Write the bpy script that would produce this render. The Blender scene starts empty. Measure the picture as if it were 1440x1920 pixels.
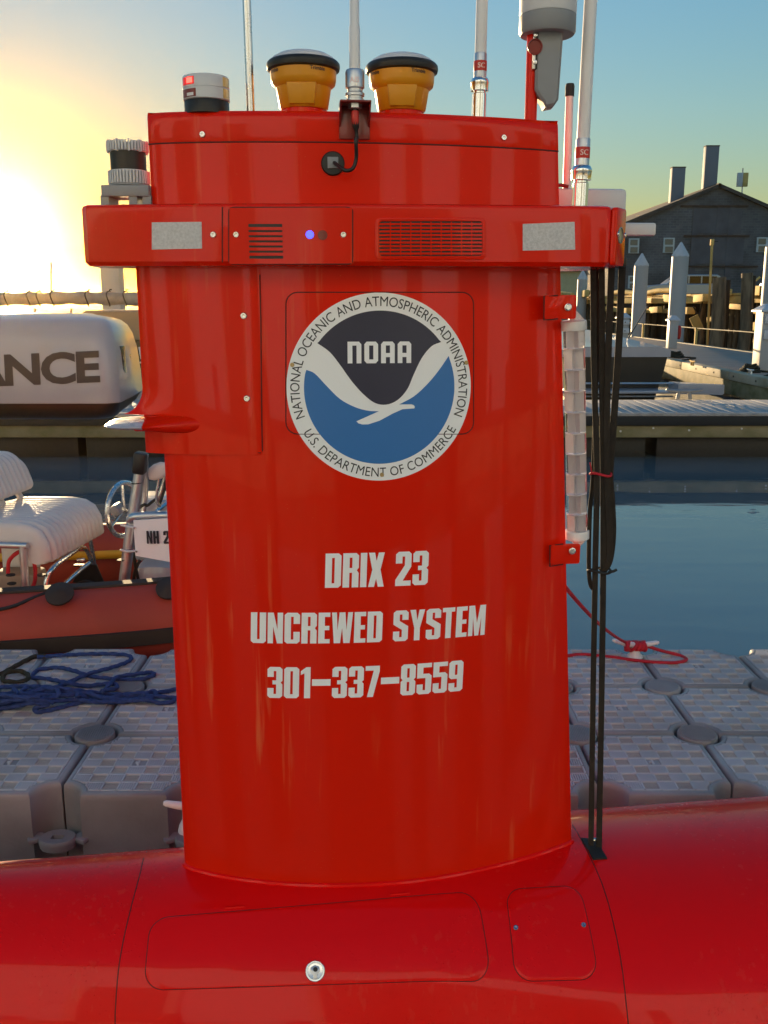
import bpy, bmesh, math, random
from mathutils import Vector, Matrix
random.seed(7)
sc = bpy.context.scene
COL = sc.collection
R = math.radians
PI = math.pi

# ------------------------------------------------------------------ camera
F, CX, CY, PITCH, CAMZ = 1780.0, 720.0, 960.0, R(12.36), 2.06
cp, sp = math.cos(PITCH), math.sin(PITCH)
cam = bpy.data.cameras.new('camera')
cam.sensor_fit = 'VERTICAL'; cam.sensor_height = 24.0; cam.lens = F / 1920 * 24.0
cam.clip_start = 0.05; cam.clip_end = 5000
cam.dof.use_dof = True; cam.dof.focus_distance = 2.5; cam.dof.aperture_fstop = 22.0
camo = bpy.data.objects.new('camera', cam); COL.objects.link(camo)
camo.location = (0, 0, CAMZ); camo.rotation_euler = (PI / 2 - PITCH, 0, 0)
sc.camera = camo

# ------------------------------------------------------------------ light
SUN_AZ, SUN_EL = R(-21.4), R(4.2)            # measured from +Y, towards +X positive
world = bpy.data.worlds.new('World'); sc.world = world; world.use_nodes = True
wn = world.node_tree.nodes; wl = world.node_tree.links
bg = wn['Background']
sky = wn.new('ShaderNodeTexSky'); sky.sky_type = 'NISHITA'; sky.sun_disc = False
sky.sun_elevation = SUN_EL; sky.sun_rotation = SUN_AZ
sky.air_density = 1.4; sky.dust_density = 0.32; sky.ozone_density = 3.3; sky.altitude = 0
# the photograph's soft exposure of the whole sky: bright parts rolled off, colours a little fuller (same rule in every direction)
lum = wn.new('ShaderNodeRGBToBW'); wl.new(sky.outputs[0], lum.inputs[0])
den = wn.new('ShaderNodeMath'); den.operation = 'MULTIPLY_ADD'; den.inputs[1].default_value = 1 / 2.4; den.inputs[2].default_value = 1.0; wl.new(lum.outputs[0], den.inputs[0])
gain = wn.new('ShaderNodeMath'); gain.operation = 'DIVIDE'; gain.inputs[0].default_value = 1.5; wl.new(den.outputs[0], gain.inputs[1])
soft = wn.new('ShaderNodeVectorMath'); soft.operation = 'SCALE'; wl.new(sky.outputs[0], soft.inputs[0]); wl.new(gain.outputs[0], soft.inputs['Scale'])
full = wn.new('ShaderNodeHueSaturation'); full.inputs['Saturation'].default_value = 1.15; wl.new(soft.outputs[0], full.inputs['Color'])
wl.new(full.outputs[0], bg.inputs['Color']); bg.inputs['Strength'].default_value = 0.15
sun = bpy.data.lights.new('sun', 'SUN'); sun.energy = 5.0; sun.angle = R(0.5); sun.color = (1.0, 0.72, 0.40)
suno = bpy.data.objects.new('sun', sun); COL.objects.link(suno)
sdir = Vector((math.sin(SUN_AZ) * math.cos(SUN_EL), math.cos(SUN_AZ) * math.cos(SUN_EL), math.sin(SUN_EL)))
suno.rotation_euler = (-sdir).to_track_quat('-Z', 'Y').to_euler()
suno.location = sdir * 300
sc.view_settings.view_transform = 'Standard'; sc.view_settings.look = 'None'
sc.view_settings.exposure = 1.05; sc.view_settings.gamma = 1.0; sc.view_settings.use_curve_mapping = False

# ------------------------------------------------------------------ helpers: pixels of the 1440x1920 photo to the place
def ray(px, py):
    return Vector(((px - CX) / F, cp + (CY - py) / F * sp, -sp + (CY - py) / F * cp))
CAM = Vector((0, 0, CAMZ))
def P(px, py, d):
    r = ray(px, py); return CAM + r * (d / r.y)
def G(px, py, z):
    r = ray(px, py); return CAM + r * ((z - CAMZ) / r.z)

# ------------------------------------------------------------------ helpers: materials
MATS = {}
def mat(name, col, rough=0.5, metal=0.0, var=0.0, vscale=8.0, bump=0.0, bscale=40.0, coat=0.0, spec=0.5, trans=0.0,
        emit=None, estr=0.0, stretch=(1, 1, 1), col2=None, rvar=0.0, alpha=1.0, ior=1.45, detail=5.0, lo=0.35, hi=0.7, world_=False):
    m = bpy.data.materials.new(name); m.use_nodes = True
    nt = m.node_tree; N = nt.nodes; L = nt.links; b = N['Principled BSDF']
    b.inputs['Base Color'].default_value = (*col, 1); b.inputs['Roughness'].default_value = rough
    b.inputs['Metallic'].default_value = metal; b.inputs['Coat Weight'].default_value = coat
    b.inputs['Coat Roughness'].default_value = 0.04
    b.inputs['Specular IOR Level'].default_value = spec; b.inputs['Transmission Weight'].default_value = trans
    b.inputs['Alpha'].default_value = alpha; b.inputs['IOR'].default_value = ior
    if emit: b.inputs['Emission Color'].default_value = (*emit, 1); b.inputs['Emission Strength'].default_value = estr
    tc = N.new('ShaderNodeTexCoord'); mp = N.new('ShaderNodeMapping'); mp.inputs['Scale'].default_value = stretch
    if world_:
        ge = N.new('ShaderNodeNewGeometry'); L.new(ge.outputs['Position'], mp.inputs['Vector'])
    else: L.new(tc.outputs['Object'], mp.inputs['Vector'])
    if var or col2 or rvar:
        n = N.new('ShaderNodeTexNoise'); n.inputs['Scale'].default_value = vscale; n.inputs['Detail'].default_value = detail
        L.new(mp.outputs[0], n.inputs['Vector'])
        rp = N.new('ShaderNodeMapRange'); rp.inputs['From Min'].default_value = lo; rp.inputs['From Max'].default_value = hi
        L.new(n.outputs['Fac'], rp.inputs['Value'])
        if var or col2:
            mx = N.new('ShaderNodeMix'); mx.data_type = 'RGBA'
            mx.inputs['A'].default_value = (*col, 1)
            c2 = col2 if col2 else tuple(c * (1 - var) for c in col)
            mx.inputs['B'].default_value = (*c2, 1)
            L.new(rp.outputs[0], mx.inputs['Factor']); L.new(mx.outputs['Result'], b.inputs['Base Color'])
        if rvar:
            r2 = N.new('ShaderNodeMapRange'); r2.inputs['To Min'].default_value = rough; r2.inputs['To Max'].default_value = rough + rvar
            L.new(rp.outputs[0], r2.inputs['Value']); L.new(r2.outputs[0], b.inputs['Roughness'])
    if bump:
        n2 = N.new('ShaderNodeTexNoise'); n2.inputs['Scale'].default_value = bscale; n2.inputs['Detail'].default_value = 4
        L.new(mp.outputs[0], n2.inputs['Vector'])
        bp = N.new('ShaderNodeBump'); bp.inputs['Strength'].default_value = bump; bp.inputs['Distance'].default_value = 0.01
        L.new(n2.outputs['Fac'], bp.inputs['Height']); L.new(bp.outputs[0], b.inputs['Normal'])
    MATS[name] = m
    return m

def red_paint(name, col, streak, drops):
    """glossy red gelcoat: salt streaks running down, faint orange chalking, beads of water"""
    m = bpy.data.materials.new(name); m.use_nodes = True
    nt = m.node_tree; N = nt.nodes; L = nt.links; b = N['Principled BSDF']
    b.inputs['Specular IOR Level'].default_value = 0.10; b.inputs['Coat Weight'].default_value = 0.22; b.inputs['Coat Roughness'].default_value = 0.03
    tc = N.new('ShaderNodeTexCoord')
    mp = N.new('ShaderNodeMapping'); mp.inputs['Scale'].default_value = (26, 26, 1.3); L.new(tc.outputs['Object'], mp.inputs[0])
    n = N.new('ShaderNodeTexNoise'); n.inputs['Scale'].default_value = 1.6; n.inputs['Detail'].default_value = 6; L.new(mp.outputs[0], n.inputs['Vector'])
    rp = N.new('ShaderNodeMapRange'); rp.inputs['From Min'].default_value = 0.58; rp.inputs['From Max'].default_value = 0.70; L.new(n.outputs['Fac'], rp.inputs['Value'])
    big = N.new('ShaderNodeTexNoise'); big.inputs['Scale'].default_value = 2.3; big.inputs['Detail'].default_value = 3; L.new(tc.outputs['Object'], big.inputs['Vector'])
    rb = N.new('ShaderNodeMapRange'); rb.inputs['From Min'].default_value = 0.45; rb.inputs['From Max'].default_value = 0.7; L.new(big.outputs['Fac'], rb.inputs['Value'])
    mu = N.new('ShaderNodeMath'); mu.operation = 'MULTIPLY'; L.new(rp.outputs[0], mu.inputs[0]); L.new(rb.outputs[0], mu.inputs[1])
    mu2 = N.new('ShaderNodeMath'); mu2.operation = 'MULTIPLY'; L.new(mu.outputs[0], mu2.inputs[0]); mu2.inputs[1].default_value = streak
    mx = N.new('ShaderNodeMix'); mx.data_type = 'RGBA'; mx.inputs['A'].default_value = (*col, 1); mx.inputs['B'].default_value = (0.78, 0.20, 0.06, 1)
    sv = N.new('ShaderNodeTexVoronoi'); sv.inputs['Scale'].default_value = 55; L.new(tc.outputs['Object'], sv.inputs['Vector'])
    ss = N.new('ShaderNodeMapRange'); ss.inputs['From Min'].default_value = 0.10; ss.inputs['From Max'].default_value = 0.05; L.new(sv.outputs['Distance'], ss.inputs['Value'])
    sg = N.new('ShaderNodeSeparateColor'); L.new(sv.outputs['Color'], sg.inputs[0])
    sh = N.new('ShaderNodeMath'); sh.operation = 'GREATER_THAN'; sh.inputs[1].default_value = 0.80; L.new(sg.outputs[1], sh.inputs[0])
    sm_ = N.new('ShaderNodeMath'); sm_.operation = 'MULTIPLY'; L.new(ss.outputs[0], sm_.inputs[0]); L.new(sh.outputs[0], sm_.inputs[1])
    sk = N.new('ShaderNodeMath'); sk.operation = 'MULTIPLY'; sk.inputs[1].default_value = 0.5 * streak; L.new(sm_.outputs[0], sk.inputs[0])
    sx_ = N.new('ShaderNodeMath'); sx_.operation = 'MAXIMUM'; L.new(sk.outputs[0], sx_.inputs[0]); L.new(mu2.outputs[0], sx_.inputs[1]); mu2 = sx_
    L.new(mu2.outputs[0], mx.inputs['Factor']); L.new(mx.outputs['Result'], b.inputs['Base Color'])
    ro = N.new('ShaderNodeMapRange'); ro.inputs['To Min'].default_value = 0.22; ro.inputs['To Max'].default_value = 0.5
    L.new(mu.outputs[0], ro.inputs['Value']); L.new(ro.outputs[0], b.inputs['Roughness'])
    wv = N.new('ShaderNodeTexNoise'); wv.inputs['Scale'].default_value = 5; wv.inputs['Detail'].default_value = 2; L.new(tc.outputs['Object'], wv.inputs['Vector'])
    b1 = N.new('ShaderNodeBump'); b1.inputs['Strength'].default_value = 0.035; b1.inputs['Distance'].default_value = 0.01; L.new(wv.outputs['Fac'], b1.inputs['Height'])
    last = b1
    if drops:
        vo = N.new('ShaderNodeTexVoronoi'); vo.inputs['Scale'].default_value = 120; L.new(tc.outputs['Object'], vo.inputs['Vector'])
        pick = N.new('ShaderNodeSeparateColor'); L.new(vo.outputs['Color'], pick.inputs[0])
        gt = N.new('ShaderNodeMath'); gt.operation = 'GREATER_THAN'; gt.inputs[1].default_value = 0.72; L.new(pick.outputs[0], gt.inputs[0])
        dr = N.new('ShaderNodeMapRange'); dr.inputs['From Min'].default_value = 0.30; dr.inputs['From Max'].default_value = 0.12; L.new(vo.outputs['Distance'], dr.inputs['Value'])
        pd = N.new('ShaderNodeMath'); pd.operation = 'MULTIPLY'; L.new(dr.outputs[0], pd.inputs[0]); L.new(gt.outputs[0], pd.inputs[1])
        pm = N.new('ShaderNodeMath'); pm.operation = 'MULTIPLY'; L.new(pd.outputs[0], pm.inputs[0]); L.new(rb.outputs[0], pm.inputs[1])
        b2 = N.new('ShaderNodeBump'); b2.inputs['Strength'].default_value = drops; b2.inputs['Distance'].default_value = 0.004
        L.new(pm.outputs[0], b2.inputs['Height']); L.new(b1.outputs[0], b2.inputs['Normal']); last = b2
    L.new(last.outputs[0], b.inputs['Normal'])
    MATS[name] = m
    return m

RED = red_paint('red_gelcoat', (0.74, 0.013, 0.001), 0.5, 0.0)
RED_HULL = red_paint('red_hull_gelcoat', (0.86, 0.004, 0.004), 0.08, 0.6)
RED_DK = mat('red_bracket_paint', (0.22, 0.012, 0.008), 0.35, var=0.3, vscale=20, coat=0.3)
SEAL = mat('dark_red_seal', (0.085, 0.006, 0.004), 0.6)
BLACK = mat('black_plastic', (0.018, 0.017, 0.016), 0.45, var=0.4, vscale=30)
RUBBER = mat('black_rubber', (0.02, 0.02, 0.02), 0.7, bump=0.2, bscale=90)
WHITE = mat('white_plastic', (0.78, 0.76, 0.76), 0.35, var=0.08, vscale=6)
VINYLW = mat('white_vinyl', (0.92, 0.92, 0.94), 0.4)
LGREY = mat('light_grey_plastic', (0.62, 0.62, 0.64), 0.4, var=0.08, vscale=9)
GREY = mat('mid_grey_plastic', (0.26, 0.27, 0.29), 0.45, var=0.12, vscale=9)
STEEL = mat('stainless_steel', (0.66, 0.66, 0.66), 0.18, metal=1.0, rvar=0.15, vscale=30)
ALU = mat('weathered_aluminium', (0.60, 0.60, 0.62), 0.33, metal=1.0, rvar=0.2, vscale=20)
CHROME = mat('chrome_nickel', (0.78, 0.78, 0.78), 0.12, metal=1.0, rvar=0.1, vscale=40)
YELLOW = mat('receiver_yellow', (0.72, 0.29, 0.008), 0.35, var=0.1, vscale=10)
NAVY = mat('emblem_navy', (0.030, 0.030, 0.062), 0.35)
BLUE = mat('emblem_blue', (0.030, 0.17, 0.48), 0.35)
INK = mat('print_black', (0.02, 0.02, 0.03), 0.5)
INKR = mat('print_red', (0.55, 0.03, 0.02), 0.4)
REFL = mat('reflective_tape', (0.62, 0.60, 0.62), 0.42, var=0.25, vscale=160, metal=0.25, bump=0.25, bscale=500)
WEB = mat('brown_webbing', (0.034, 0.025, 0.018), 0.85, var=0.4, vscale=25, bump=0.6, bscale=420)
CORDR = mat('red_cord', (0.55, 0.015, 0.03), 0.6, bump=0.5, bscale=300)
PINK = mat('pink_white_fibreglass', (0.80, 0.60, 0.62), 0.4, var=0.1)
CLEAR = mat('clear_tube', (0.95, 0.93, 0.95), 0.04, trans=1.0, ior=1.3)
FOIL = mat('reflector_foil', (0.72, 0.68, 0.72), 0.30, metal=0.75, rvar=0.2, vscale=40)
LEDR = mat('red_lamp', (0.5, 0.01, 0.01), 0.3, emit=(1.0, 0.03, 0.02), estr=5.0)
LEDRD = mat('red_lens', (0.35, 0.01, 0.01), 0.15, emit=(1.0, 0.01, 0.01), estr=0.25)
LEDB = mat('blue_lamp', (0.02, 0.02, 0.6), 0.3, emit=(0.06, 0.07, 1.0), estr=1.6)
AMBER = mat('amber_lens', (0.7, 0.5, 0.2), 0.15, spec=0.8)
GLASS = mat('lens_glass', (0.25, 0.24, 0.20), 0.08, spec=0.8)
FLOATM = mat('grey_float_plastic', (0.35, 0.345, 0.345), 0.42, col2=(0.20, 0.188, 0.18), vscale=2.6, bump=0.15, bscale=60, rvar=0.2, world_=True, detail=9)
TREAD = mat('float_tread_plastic', (0.60, 0.595, 0.60), 0.38, col2=(0.43, 0.42, 0.415), vscale=2.6, rvar=0.15, world_=True, detail=9)
ROPEB = mat('blue_rope', (0.035, 0.07, 0.23), 0.8, var=0.4, vscale=60, bump=0.7, bscale=220)
ROPED = mat('dark_rope', (0.05, 0.04, 0.022), 0.85, var=0.4, vscale=60, bump=0.7, bscale=220)
HYP = mat('orange_hypalon', (0.42, 0.055, 0.030), 0.62, var=0.18, vscale=3, bump=0.1, bscale=120)
HYPD = mat('dark_strake', (0.045, 0.03, 0.022), 0.7, var=0.3, vscale=8)
CUSH = mat('cream_vinyl', (0.72, 0.66, 0.62), 0.42, var=0.08, vscale=7, bump=0.1, bscale=90)
BOATW = mat('boat_gelcoat', (0.44, 0.42, 0.45), 0.28, var=0.08, vscale=3, coat=0.3)
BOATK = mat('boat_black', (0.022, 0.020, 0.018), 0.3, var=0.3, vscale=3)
TANFLOOR = mat('tan_deck', (0.34, 0.26, 0.20), 0.7, var=0.2, vscale=6)
CANVAS = mat('grey_canvas', (0.34, 0.30, 0.28), 0.85, var=0.25, vscale=8, bump=0.4, bscale=25)
CABIN = mat('cabin_shade_tan', (0.40, 0.27, 0.17), 0.6, var=0.1, vscale=2)  # white-grey cabin wall; its orange-brown shade is put into the colour
DKGLASS = mat('dark_window', (0.02, 0.02, 0.02), 0.08, spec=0.8)
WOODG = mat('grey_deck_wood', (0.42, 0.40, 0.39), 0.7, var=0.3, vscale=6, stretch=(2.2, 0.35, 2), bump=0.03, bscale=9, world_=True)
WOODF = mat('algae_board', (0.33, 0.27, 0.15), 0.75, col2=(0.13, 0.12, 0.035), vscale=2.2, stretch=(1, 1, 1.6), bump=0.2, bscale=30)
WOODD = mat('pier_deck', (0.36, 0.29, 0.24), 0.8, var=0.3, vscale=1.6, stretch=(0.4, 5, 1), bump=0.2, bscale=20)
WOODE = mat('edge_timber', (0.50, 0.44, 0.32), 0.75, col2=(0.24, 0.20, 0.11), vscale=1.5, bump=0.2, bscale=25)
PILEW = mat('timber_pile', (0.25, 0.18, 0.11), 0.85, col2=(0.06, 0.045, 0.03), vscale=2.0, stretch=(3, 3, 0.6), bump=0.5, bscale=14)
PILED = mat('tarred_pile', (0.050, 0.038, 0.026), 0.8, var=0.4, vscale=3, stretch=(3, 3, 0.5), bump=0.5, bscale=12)
BEAM = mat('sun_yellow_beam', (0.76, 0.52, 0.17), 0.8, var=0.4, vscale=1.2, bump=0.4, bscale=10)  # the low sun's yellow is put into this base colour
SLEEVE = mat('grey_pile_sleeve', (0.46, 0.45, 0.44), 0.5, var=0.12, vscale=1.5, stretch=(1, 1, 0.2))
def brick_mat(name, c1, c2, mortar):
    m = bpy.data.materials.new(name); m.use_nodes = True; nt = m.node_tree; N = nt.nodes; L = nt.links; b = N['Principled BSDF']; b.inputs['Roughness'].default_value = .9
    ge = N.new('ShaderNodeNewGeometry'); mp = N.new('ShaderNodeMapping'); mp.inputs['Rotation'].default_value = (R(90), 0, 0); L.new(ge.outputs['Position'], mp.inputs['Vector'])
    br = N.new('ShaderNodeTexBrick'); br.inputs['Scale'].default_value = 1.0; br.inputs['Brick Width'].default_value = .5; br.inputs['Row Height'].default_value = .2; br.inputs['Mortar Size'].default_value = .02
    br.inputs['Color1'].default_value = (*c1, 1); br.inputs['Color2'].default_value = (*c2, 1); br.inputs['Mortar'].default_value = (*mortar, 1); L.new(mp.outputs[0], br.inputs['Vector'])
    n = N.new('ShaderNodeTexNoise'); n.inputs['Scale'].default_value = .35; n.inputs['Detail'].default_value = 8; L.new(ge.outputs['Position'], n.inputs['Vector'])
    r = N.new('ShaderNodeMapRange'); r.inputs['From Min'].default_value = .35; r.inputs['From Max'].default_value = .68; r.inputs['To Min'].default_value = .55; r.inputs['To Max'].default_value = 1.25; L.new(n.outputs['Fac'], r.inputs['Value'])
    mx = N.new('ShaderNodeMix'); mx.data_type = 'RGBA'; mx.blend_type = 'MULTIPLY'; mx.inputs['Factor'].default_value = 1; L.new(br.outputs['Color'], mx.inputs['A']); L.new(r.outputs[0], mx.inputs['B'])
    L.new(mx.outputs['Result'], b.inputs['Base Color']); return m
SIDING = brick_mat('grey_brick_wall', (0.185, 0.16, 0.155), (0.13, 0.12, 0.125), (0.20, 0.19, 0.18))
PATCH = mat('patched_wall', (0.17, 0.15, 0.155), 0.9, var=0.3, vscale=0.9)
RUST = mat('rusty_iron', (0.12, 0.07, 0.05), 0.9, var=0.4, vscale=3)
ROOF = mat('dark_roof', (0.11, 0.09, 0.08), 0.9, var=0.3, vscale=2)
CHIM = mat('chimney_cladding', (0.22, 0.235, 0.27), 0.7, var=0.1, vscale=1)
TRIMW = mat('window_trim', (0.66, 0.64, 0.60), 0.6)
PANE = mat('window_glass', (0.20, 0.19, 0.17), 0.12, spec=0.7)
CARP = mat('silver_car_paint', (0.42, 0.45, 0.50), 0.3, metal=0.5, coat=0.5)
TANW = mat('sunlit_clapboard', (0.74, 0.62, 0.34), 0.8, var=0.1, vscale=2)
LAND = mat('quay_gravel', (0.24, 0.21, 0.18), 0.95, var=0.3, vscale=0.8, bump=0.4, bscale=6)
HILL = mat('far_trees', (0.06, 0.065, 0.045), 0.95, var=0.4, vscale=0.05, bump=0.5, bscale=0.3)

def water_mat():
    m = bpy.data.materials.new('harbour_water'); m.use_nodes = True
    nt = m.node_tree; N = nt.nodes; L = nt.links; b = N['Principled BSDF']
    b.inputs['Base Color'].default_value = (0.14, 0.168, 0.178, 1); b.inputs['Roughness'].default_value = 0.03
    b.inputs['IOR'].default_value = 1.333; b.inputs['Specular IOR Level'].default_value = 1.0
    tc = N.new('ShaderNodeTexCoord'); mp = N.new('ShaderNodeMapping'); mp.inputs['Scale'].default_value = (0.55, 1.6, 1)
    L.new(tc.outputs['Object'], mp.inputs[0])
    n1 = N.new('ShaderNodeTexNoise'); n1.inputs['Scale'].default_value = 1.1; n1.inputs['Detail'].default_value = 3; n1.inputs['Roughness'].default_value = 0.45
    n2 = N.new('ShaderNodeTexNoise'); n2.inputs['Scale'].default_value = 6; n2.inputs['Detail'].default_value = 3
    L.new(mp.outputs[0], n1.inputs['Vector']); L.new(mp.outputs[0], n2.inputs['Vector'])
    ad = N.new('ShaderNodeMath'); ad.operation = 'MULTIPLY_ADD'; ad.inputs[1].default_value = 0.06
    L.new(n2.outputs['Fac'], ad.inputs[0]); L.new(n1.outputs['Fac'], ad.inputs[2])
    bp = N.new('ShaderNodeBump'); bp.inputs['Strength'].default_value = 0.12; bp.inputs['Distance'].default_value = 0.05
    L.new(ad.outputs[0], bp.inputs['Height']); L.new(bp.outputs[0], b.inputs['Normal'])
    return m
WATER = water_mat()

# ------------------------------------------------------------------ helpers: meshes
ROOTLOC = {}
def link(name, me, parent=None):
    o = bpy.data.objects.new(name, me); COL.objects.link(o)
    if parent is not None:
        o.parent = parent
        if parent.name in ROOTLOC: o.matrix_parent_inverse = Matrix.Translation(-Vector(ROOTLOC[parent.name]))
    return o
def thing(name, label, cat, loc, group=None):
    o = bpy.data.objects.new(name, None); COL.objects.link(o); o.location = loc; o.empty_display_size = 0.2
    ROOTLOC[o.name] = tuple(loc); o['label'] = label; o['category'] = cat
    if group: o['group'] = group
    return o
def tag(o, label, cat, group=None):
    o['label'] = label; o['category'] = cat
    if group: o['group'] = group
    return o

class MB:
    def __init__(s, xf=None): s.v = []; s.f = []; s.xf = xf
    def add(s, vs, fs):
        k = len(s.v); s.v += [s.xf(Vector(p)) if s.xf else Vector(p) for p in vs]; s.f += [tuple(i + k for i in f) for f in fs]; return s
    def box(s, c, size, rot=None, bev=0.0):
        x, y, z = size[0] / 2, size[1] / 2, size[2] / 2
        c = Vector(c); M = rot if rot is not None else Matrix.Identity(3)
        if bev <= 0:
            vs = [(a * x, b * y, d * z) for d in (-1, 1) for b in (-1, 1) for a in (-1, 1)]
            fs = [(0, 2, 3, 1), (4, 5, 7, 6), (0, 1, 5, 4), (2, 6, 7, 3), (0, 4, 6, 2), (1, 3, 7, 5)]
        else:
            bm = bmesh.new(); bmesh.ops.create_cube(bm, size=1)
            for v in bm.verts: v.co = Vector((v.co.x * size[0], v.co.y * size[1], v.co.z * size[2]))
            bmesh.ops.bevel(bm, geom=bm.edges[:], offset=min(bev, 0.49 * min(size)), segments=2, affect='EDGES', profile=0.5)
            bm.verts.index_update()
            vs = [v.co.copy() for v in bm.verts]; fs = [[v.index for v in f.verts] for f in bm.faces]; bm.free()
        return s.add([c + M @ Vector(p) for p in vs], fs)
    def grid(s, rows, cu=False, cv=False):
        nv, nu = len(rows), len(rows[0]); vs = [p for r in rows for p in r]; fs = []
        for j in range(nv if cv else nv - 1):
            for i in range(nu if cu else nu - 1):
                a = j * nu + i; b = j * nu + (i + 1) % nu; c = ((j + 1) % nv) * nu + (i + 1) % nu; d = ((j + 1) % nv) * nu + i
                fs.append((a, b, c, d))
        return s.add(vs, fs)
    def loft(s, rings, caps=True):
        n = len(rings[0]); s.grid(rings, cu=True)
        if caps:
            k = len(s.v) - n * len(rings)
            s.f.append(tuple(k + i for i in range(n))[::-1]); s.f.append(tuple(len(s.v) - n + i for i in range(n)))
        return s
    def tube(s, path, r, seg=10, caps=True, closed=False, flat=None, lay=0.0):
        dist = 0.0; prev_ = None
        path = [Vector(p) for p in path]; n = len(path); rings = []
        t0 = (path[1] - path[0]).normalized(); up = Vector((0, 0, 1)) if abs(t0.z) < 0.9 else Vector((1, 0, 0))
        nrm = (up - t0 * up.dot(t0)).normalized()
        for i, p in enumerate(path):
            if closed: t = path[(i + 1) % n] - path[i - 1]
            else: t = path[min(i + 1, n - 1)] - path[max(i - 1, 0)]
            t = t.normalized() if t.length > 1e-9 else t0
            nrm = nrm - t * nrm.dot(t)
            nrm = nrm.normalized() if nrm.length > 1e-6 else Vector((0, 1, 0))
            dist += (p - prev_).length if prev_ is not None else 0; prev_ = p
            b = t.cross(nrm); rr = r[i] if isinstance(r, (list, tuple)) else r
            if flat: rings.append([p + b * x + nrm * y for x, y in flat])
            elif lay: rings.append([p + (nrm * math.cos(2 * PI * k / seg) + b * math.sin(2 * PI * k / seg)) * rr * (1 + .16 * math.cos(3 * (2 * PI * k / seg) - 2 * PI * dist / lay)) for k in range(seg)])
            else: rings.append([p + (nrm * math.cos(2 * PI * k / seg) + b * math.sin(2 * PI * k / seg)) * rr for k in range(seg)])
        if closed: s.grid(rings, cu=True, cv=True)
        else: s.loft(rings, caps)
        return s
    def strap(s, path, w, t, wdir):
        """a flat webbing: wdir is the direction of its width"""
        path = [Vector(p) for p in path]; rings = []; wd = Vector(wdir)
        for i, p in enumerate(path):
            tt = (path[min(i + 1, len(path) - 1)] - path[max(i - 1, 0)]).normalized()
            a = (wd - tt * wd.dot(tt)).normalized(); n = tt.cross(a)
            e = 0.3 * t
            rings.append([p + a * x * w / 2 + n * y * t / 2 for x, y in ((-1, -.5), (-.93, -1), (.93, -1), (1, -.5), (1, .5), (.93, 1), (-.93, 1), (-1, .5))])
        return s.loft(rings)
    def lathe(s, c, prof, seg=24, axis=(0, 0, 1), caps=True):
        c = Vector(c); a = Vector(axis).normalized(); q = Vector((0, 0, 1)).rotation_difference(a)
        rings = [[c + q @ Vector((r * math.cos(2 * PI * k / seg), r * math.sin(2 * PI * k / seg), h)) for k in range(seg)] for r, h in prof]
        return s.loft(rings, caps)
    def cyl(s, a, b, r, seg=16, r2=None):
        a, b = Vector(a), Vector(b); return s.lathe(a, [(r, 0), (r if r2 is None else r2, (b - a).length)], seg, b - a)
    def prism(s, poly, z0, z1, bev=0.0, m=None):
        """outline in x,y extruded along z; m maps (x,y,z)"""
        m = m or (lambda x, y, z: (x, y, z)); n = len(poly)
        cx = sum(p[0] for p in poly) / n; cy = sum(p[1] for p in poly) / n
        def ring(z, ins):
            out = []
            for i, (x, y) in enumerate(poly):
                x0, y0 = poly[i - 1]; x1, y1 = poly[(i + 1) % n]
                tx, ty = x1 - x0, y1 - y0; l = math.hypot(tx, ty) or 1
                out.append(m(x - ty / l * ins, y + tx / l * ins, z))
            return out
        area = sum(poly[i - 1][0] * poly[i][1] - poly[i][0] * poly[i - 1][1] for i in range(n))
        g = 1 if area > 0 else -1
        if bev: rings = [ring(z0, bev * g), ring(z0 + bev, 0), ring(z1 - bev, 0), ring(z1 - 0.3 * bev, 0.3 * bev * g), ring(z1, bev * g)]
        else: rings = [ring(z0, 0), ring(z1, 0)]
        return s.loft(rings)
    def mesh(s, name, m, ang=38):
        bm = bmesh.new(); vs = [bm.verts.new(p) for p in s.v]
        for f in s.f:
            if len(set(f)) > 2:
                try: bm.faces.new([vs[i] for i in f])
                except ValueError: pass
        bmesh.ops.remove_doubles(bm, verts=bm.verts[:], dist=1e-6)
        bmesh.ops.recalc_face_normals(bm, faces=bm.faces[:])
        ca = R(ang)
        for f in bm.faces: f.smooth = True
        for e in bm.edges:
            if len(e.link_faces) == 2 and e.calc_face_angle(0) > ca: e.smooth = False
        me = bpy.data.meshes.new(name); bm.to_mesh(me); bm.free()
        if m: me.materials.append(m)
        return me
    def build(s, name, m, parent=None, ang=38): return link(name, s.mesh(name, m, ang), parent)

def smooth_path(pts, n=6, closed=False):
    pts = [Vector(p) for p in pts]; out = []; N = len(pts)
    for i in range(N if closed else N - 1):
        p1, p2 = pts[i], pts[(i + 1) % N]
        p0 = pts[i - 1] if (closed or i > 0) else p1 * 2 - p2
        p3 = pts[(i + 2) % N] if (closed or i + 2 < N) else p2 * 2 - p1
        for k in range(n):
            t = k / n
            out.append(0.5 * ((2 * p1) + (p2 - p0) * t + (2 * p0 - 5 * p1 + 4 * p2 - p3) * t * t + (-p0 + 3 * p1 - 3 * p2 + p3) * t ** 3))
    if not closed: out.append(pts[-1])
    return out
def rrect(x0, y0, x1, y1, r, n=5):
    out = []
    for cx, cy, a0 in ((x1 - r, y0 + r, -90), (x1 - r, y1 - r, 0), (x0 + r, y1 - r, 90), (x0 + r, y0 + r, 180)):
        for k in range(n + 1):
            a = R(a0 + 90 * k / n); out.append((cx + r * math.cos(a), cy + r * math.sin(a)))
    return out

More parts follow.
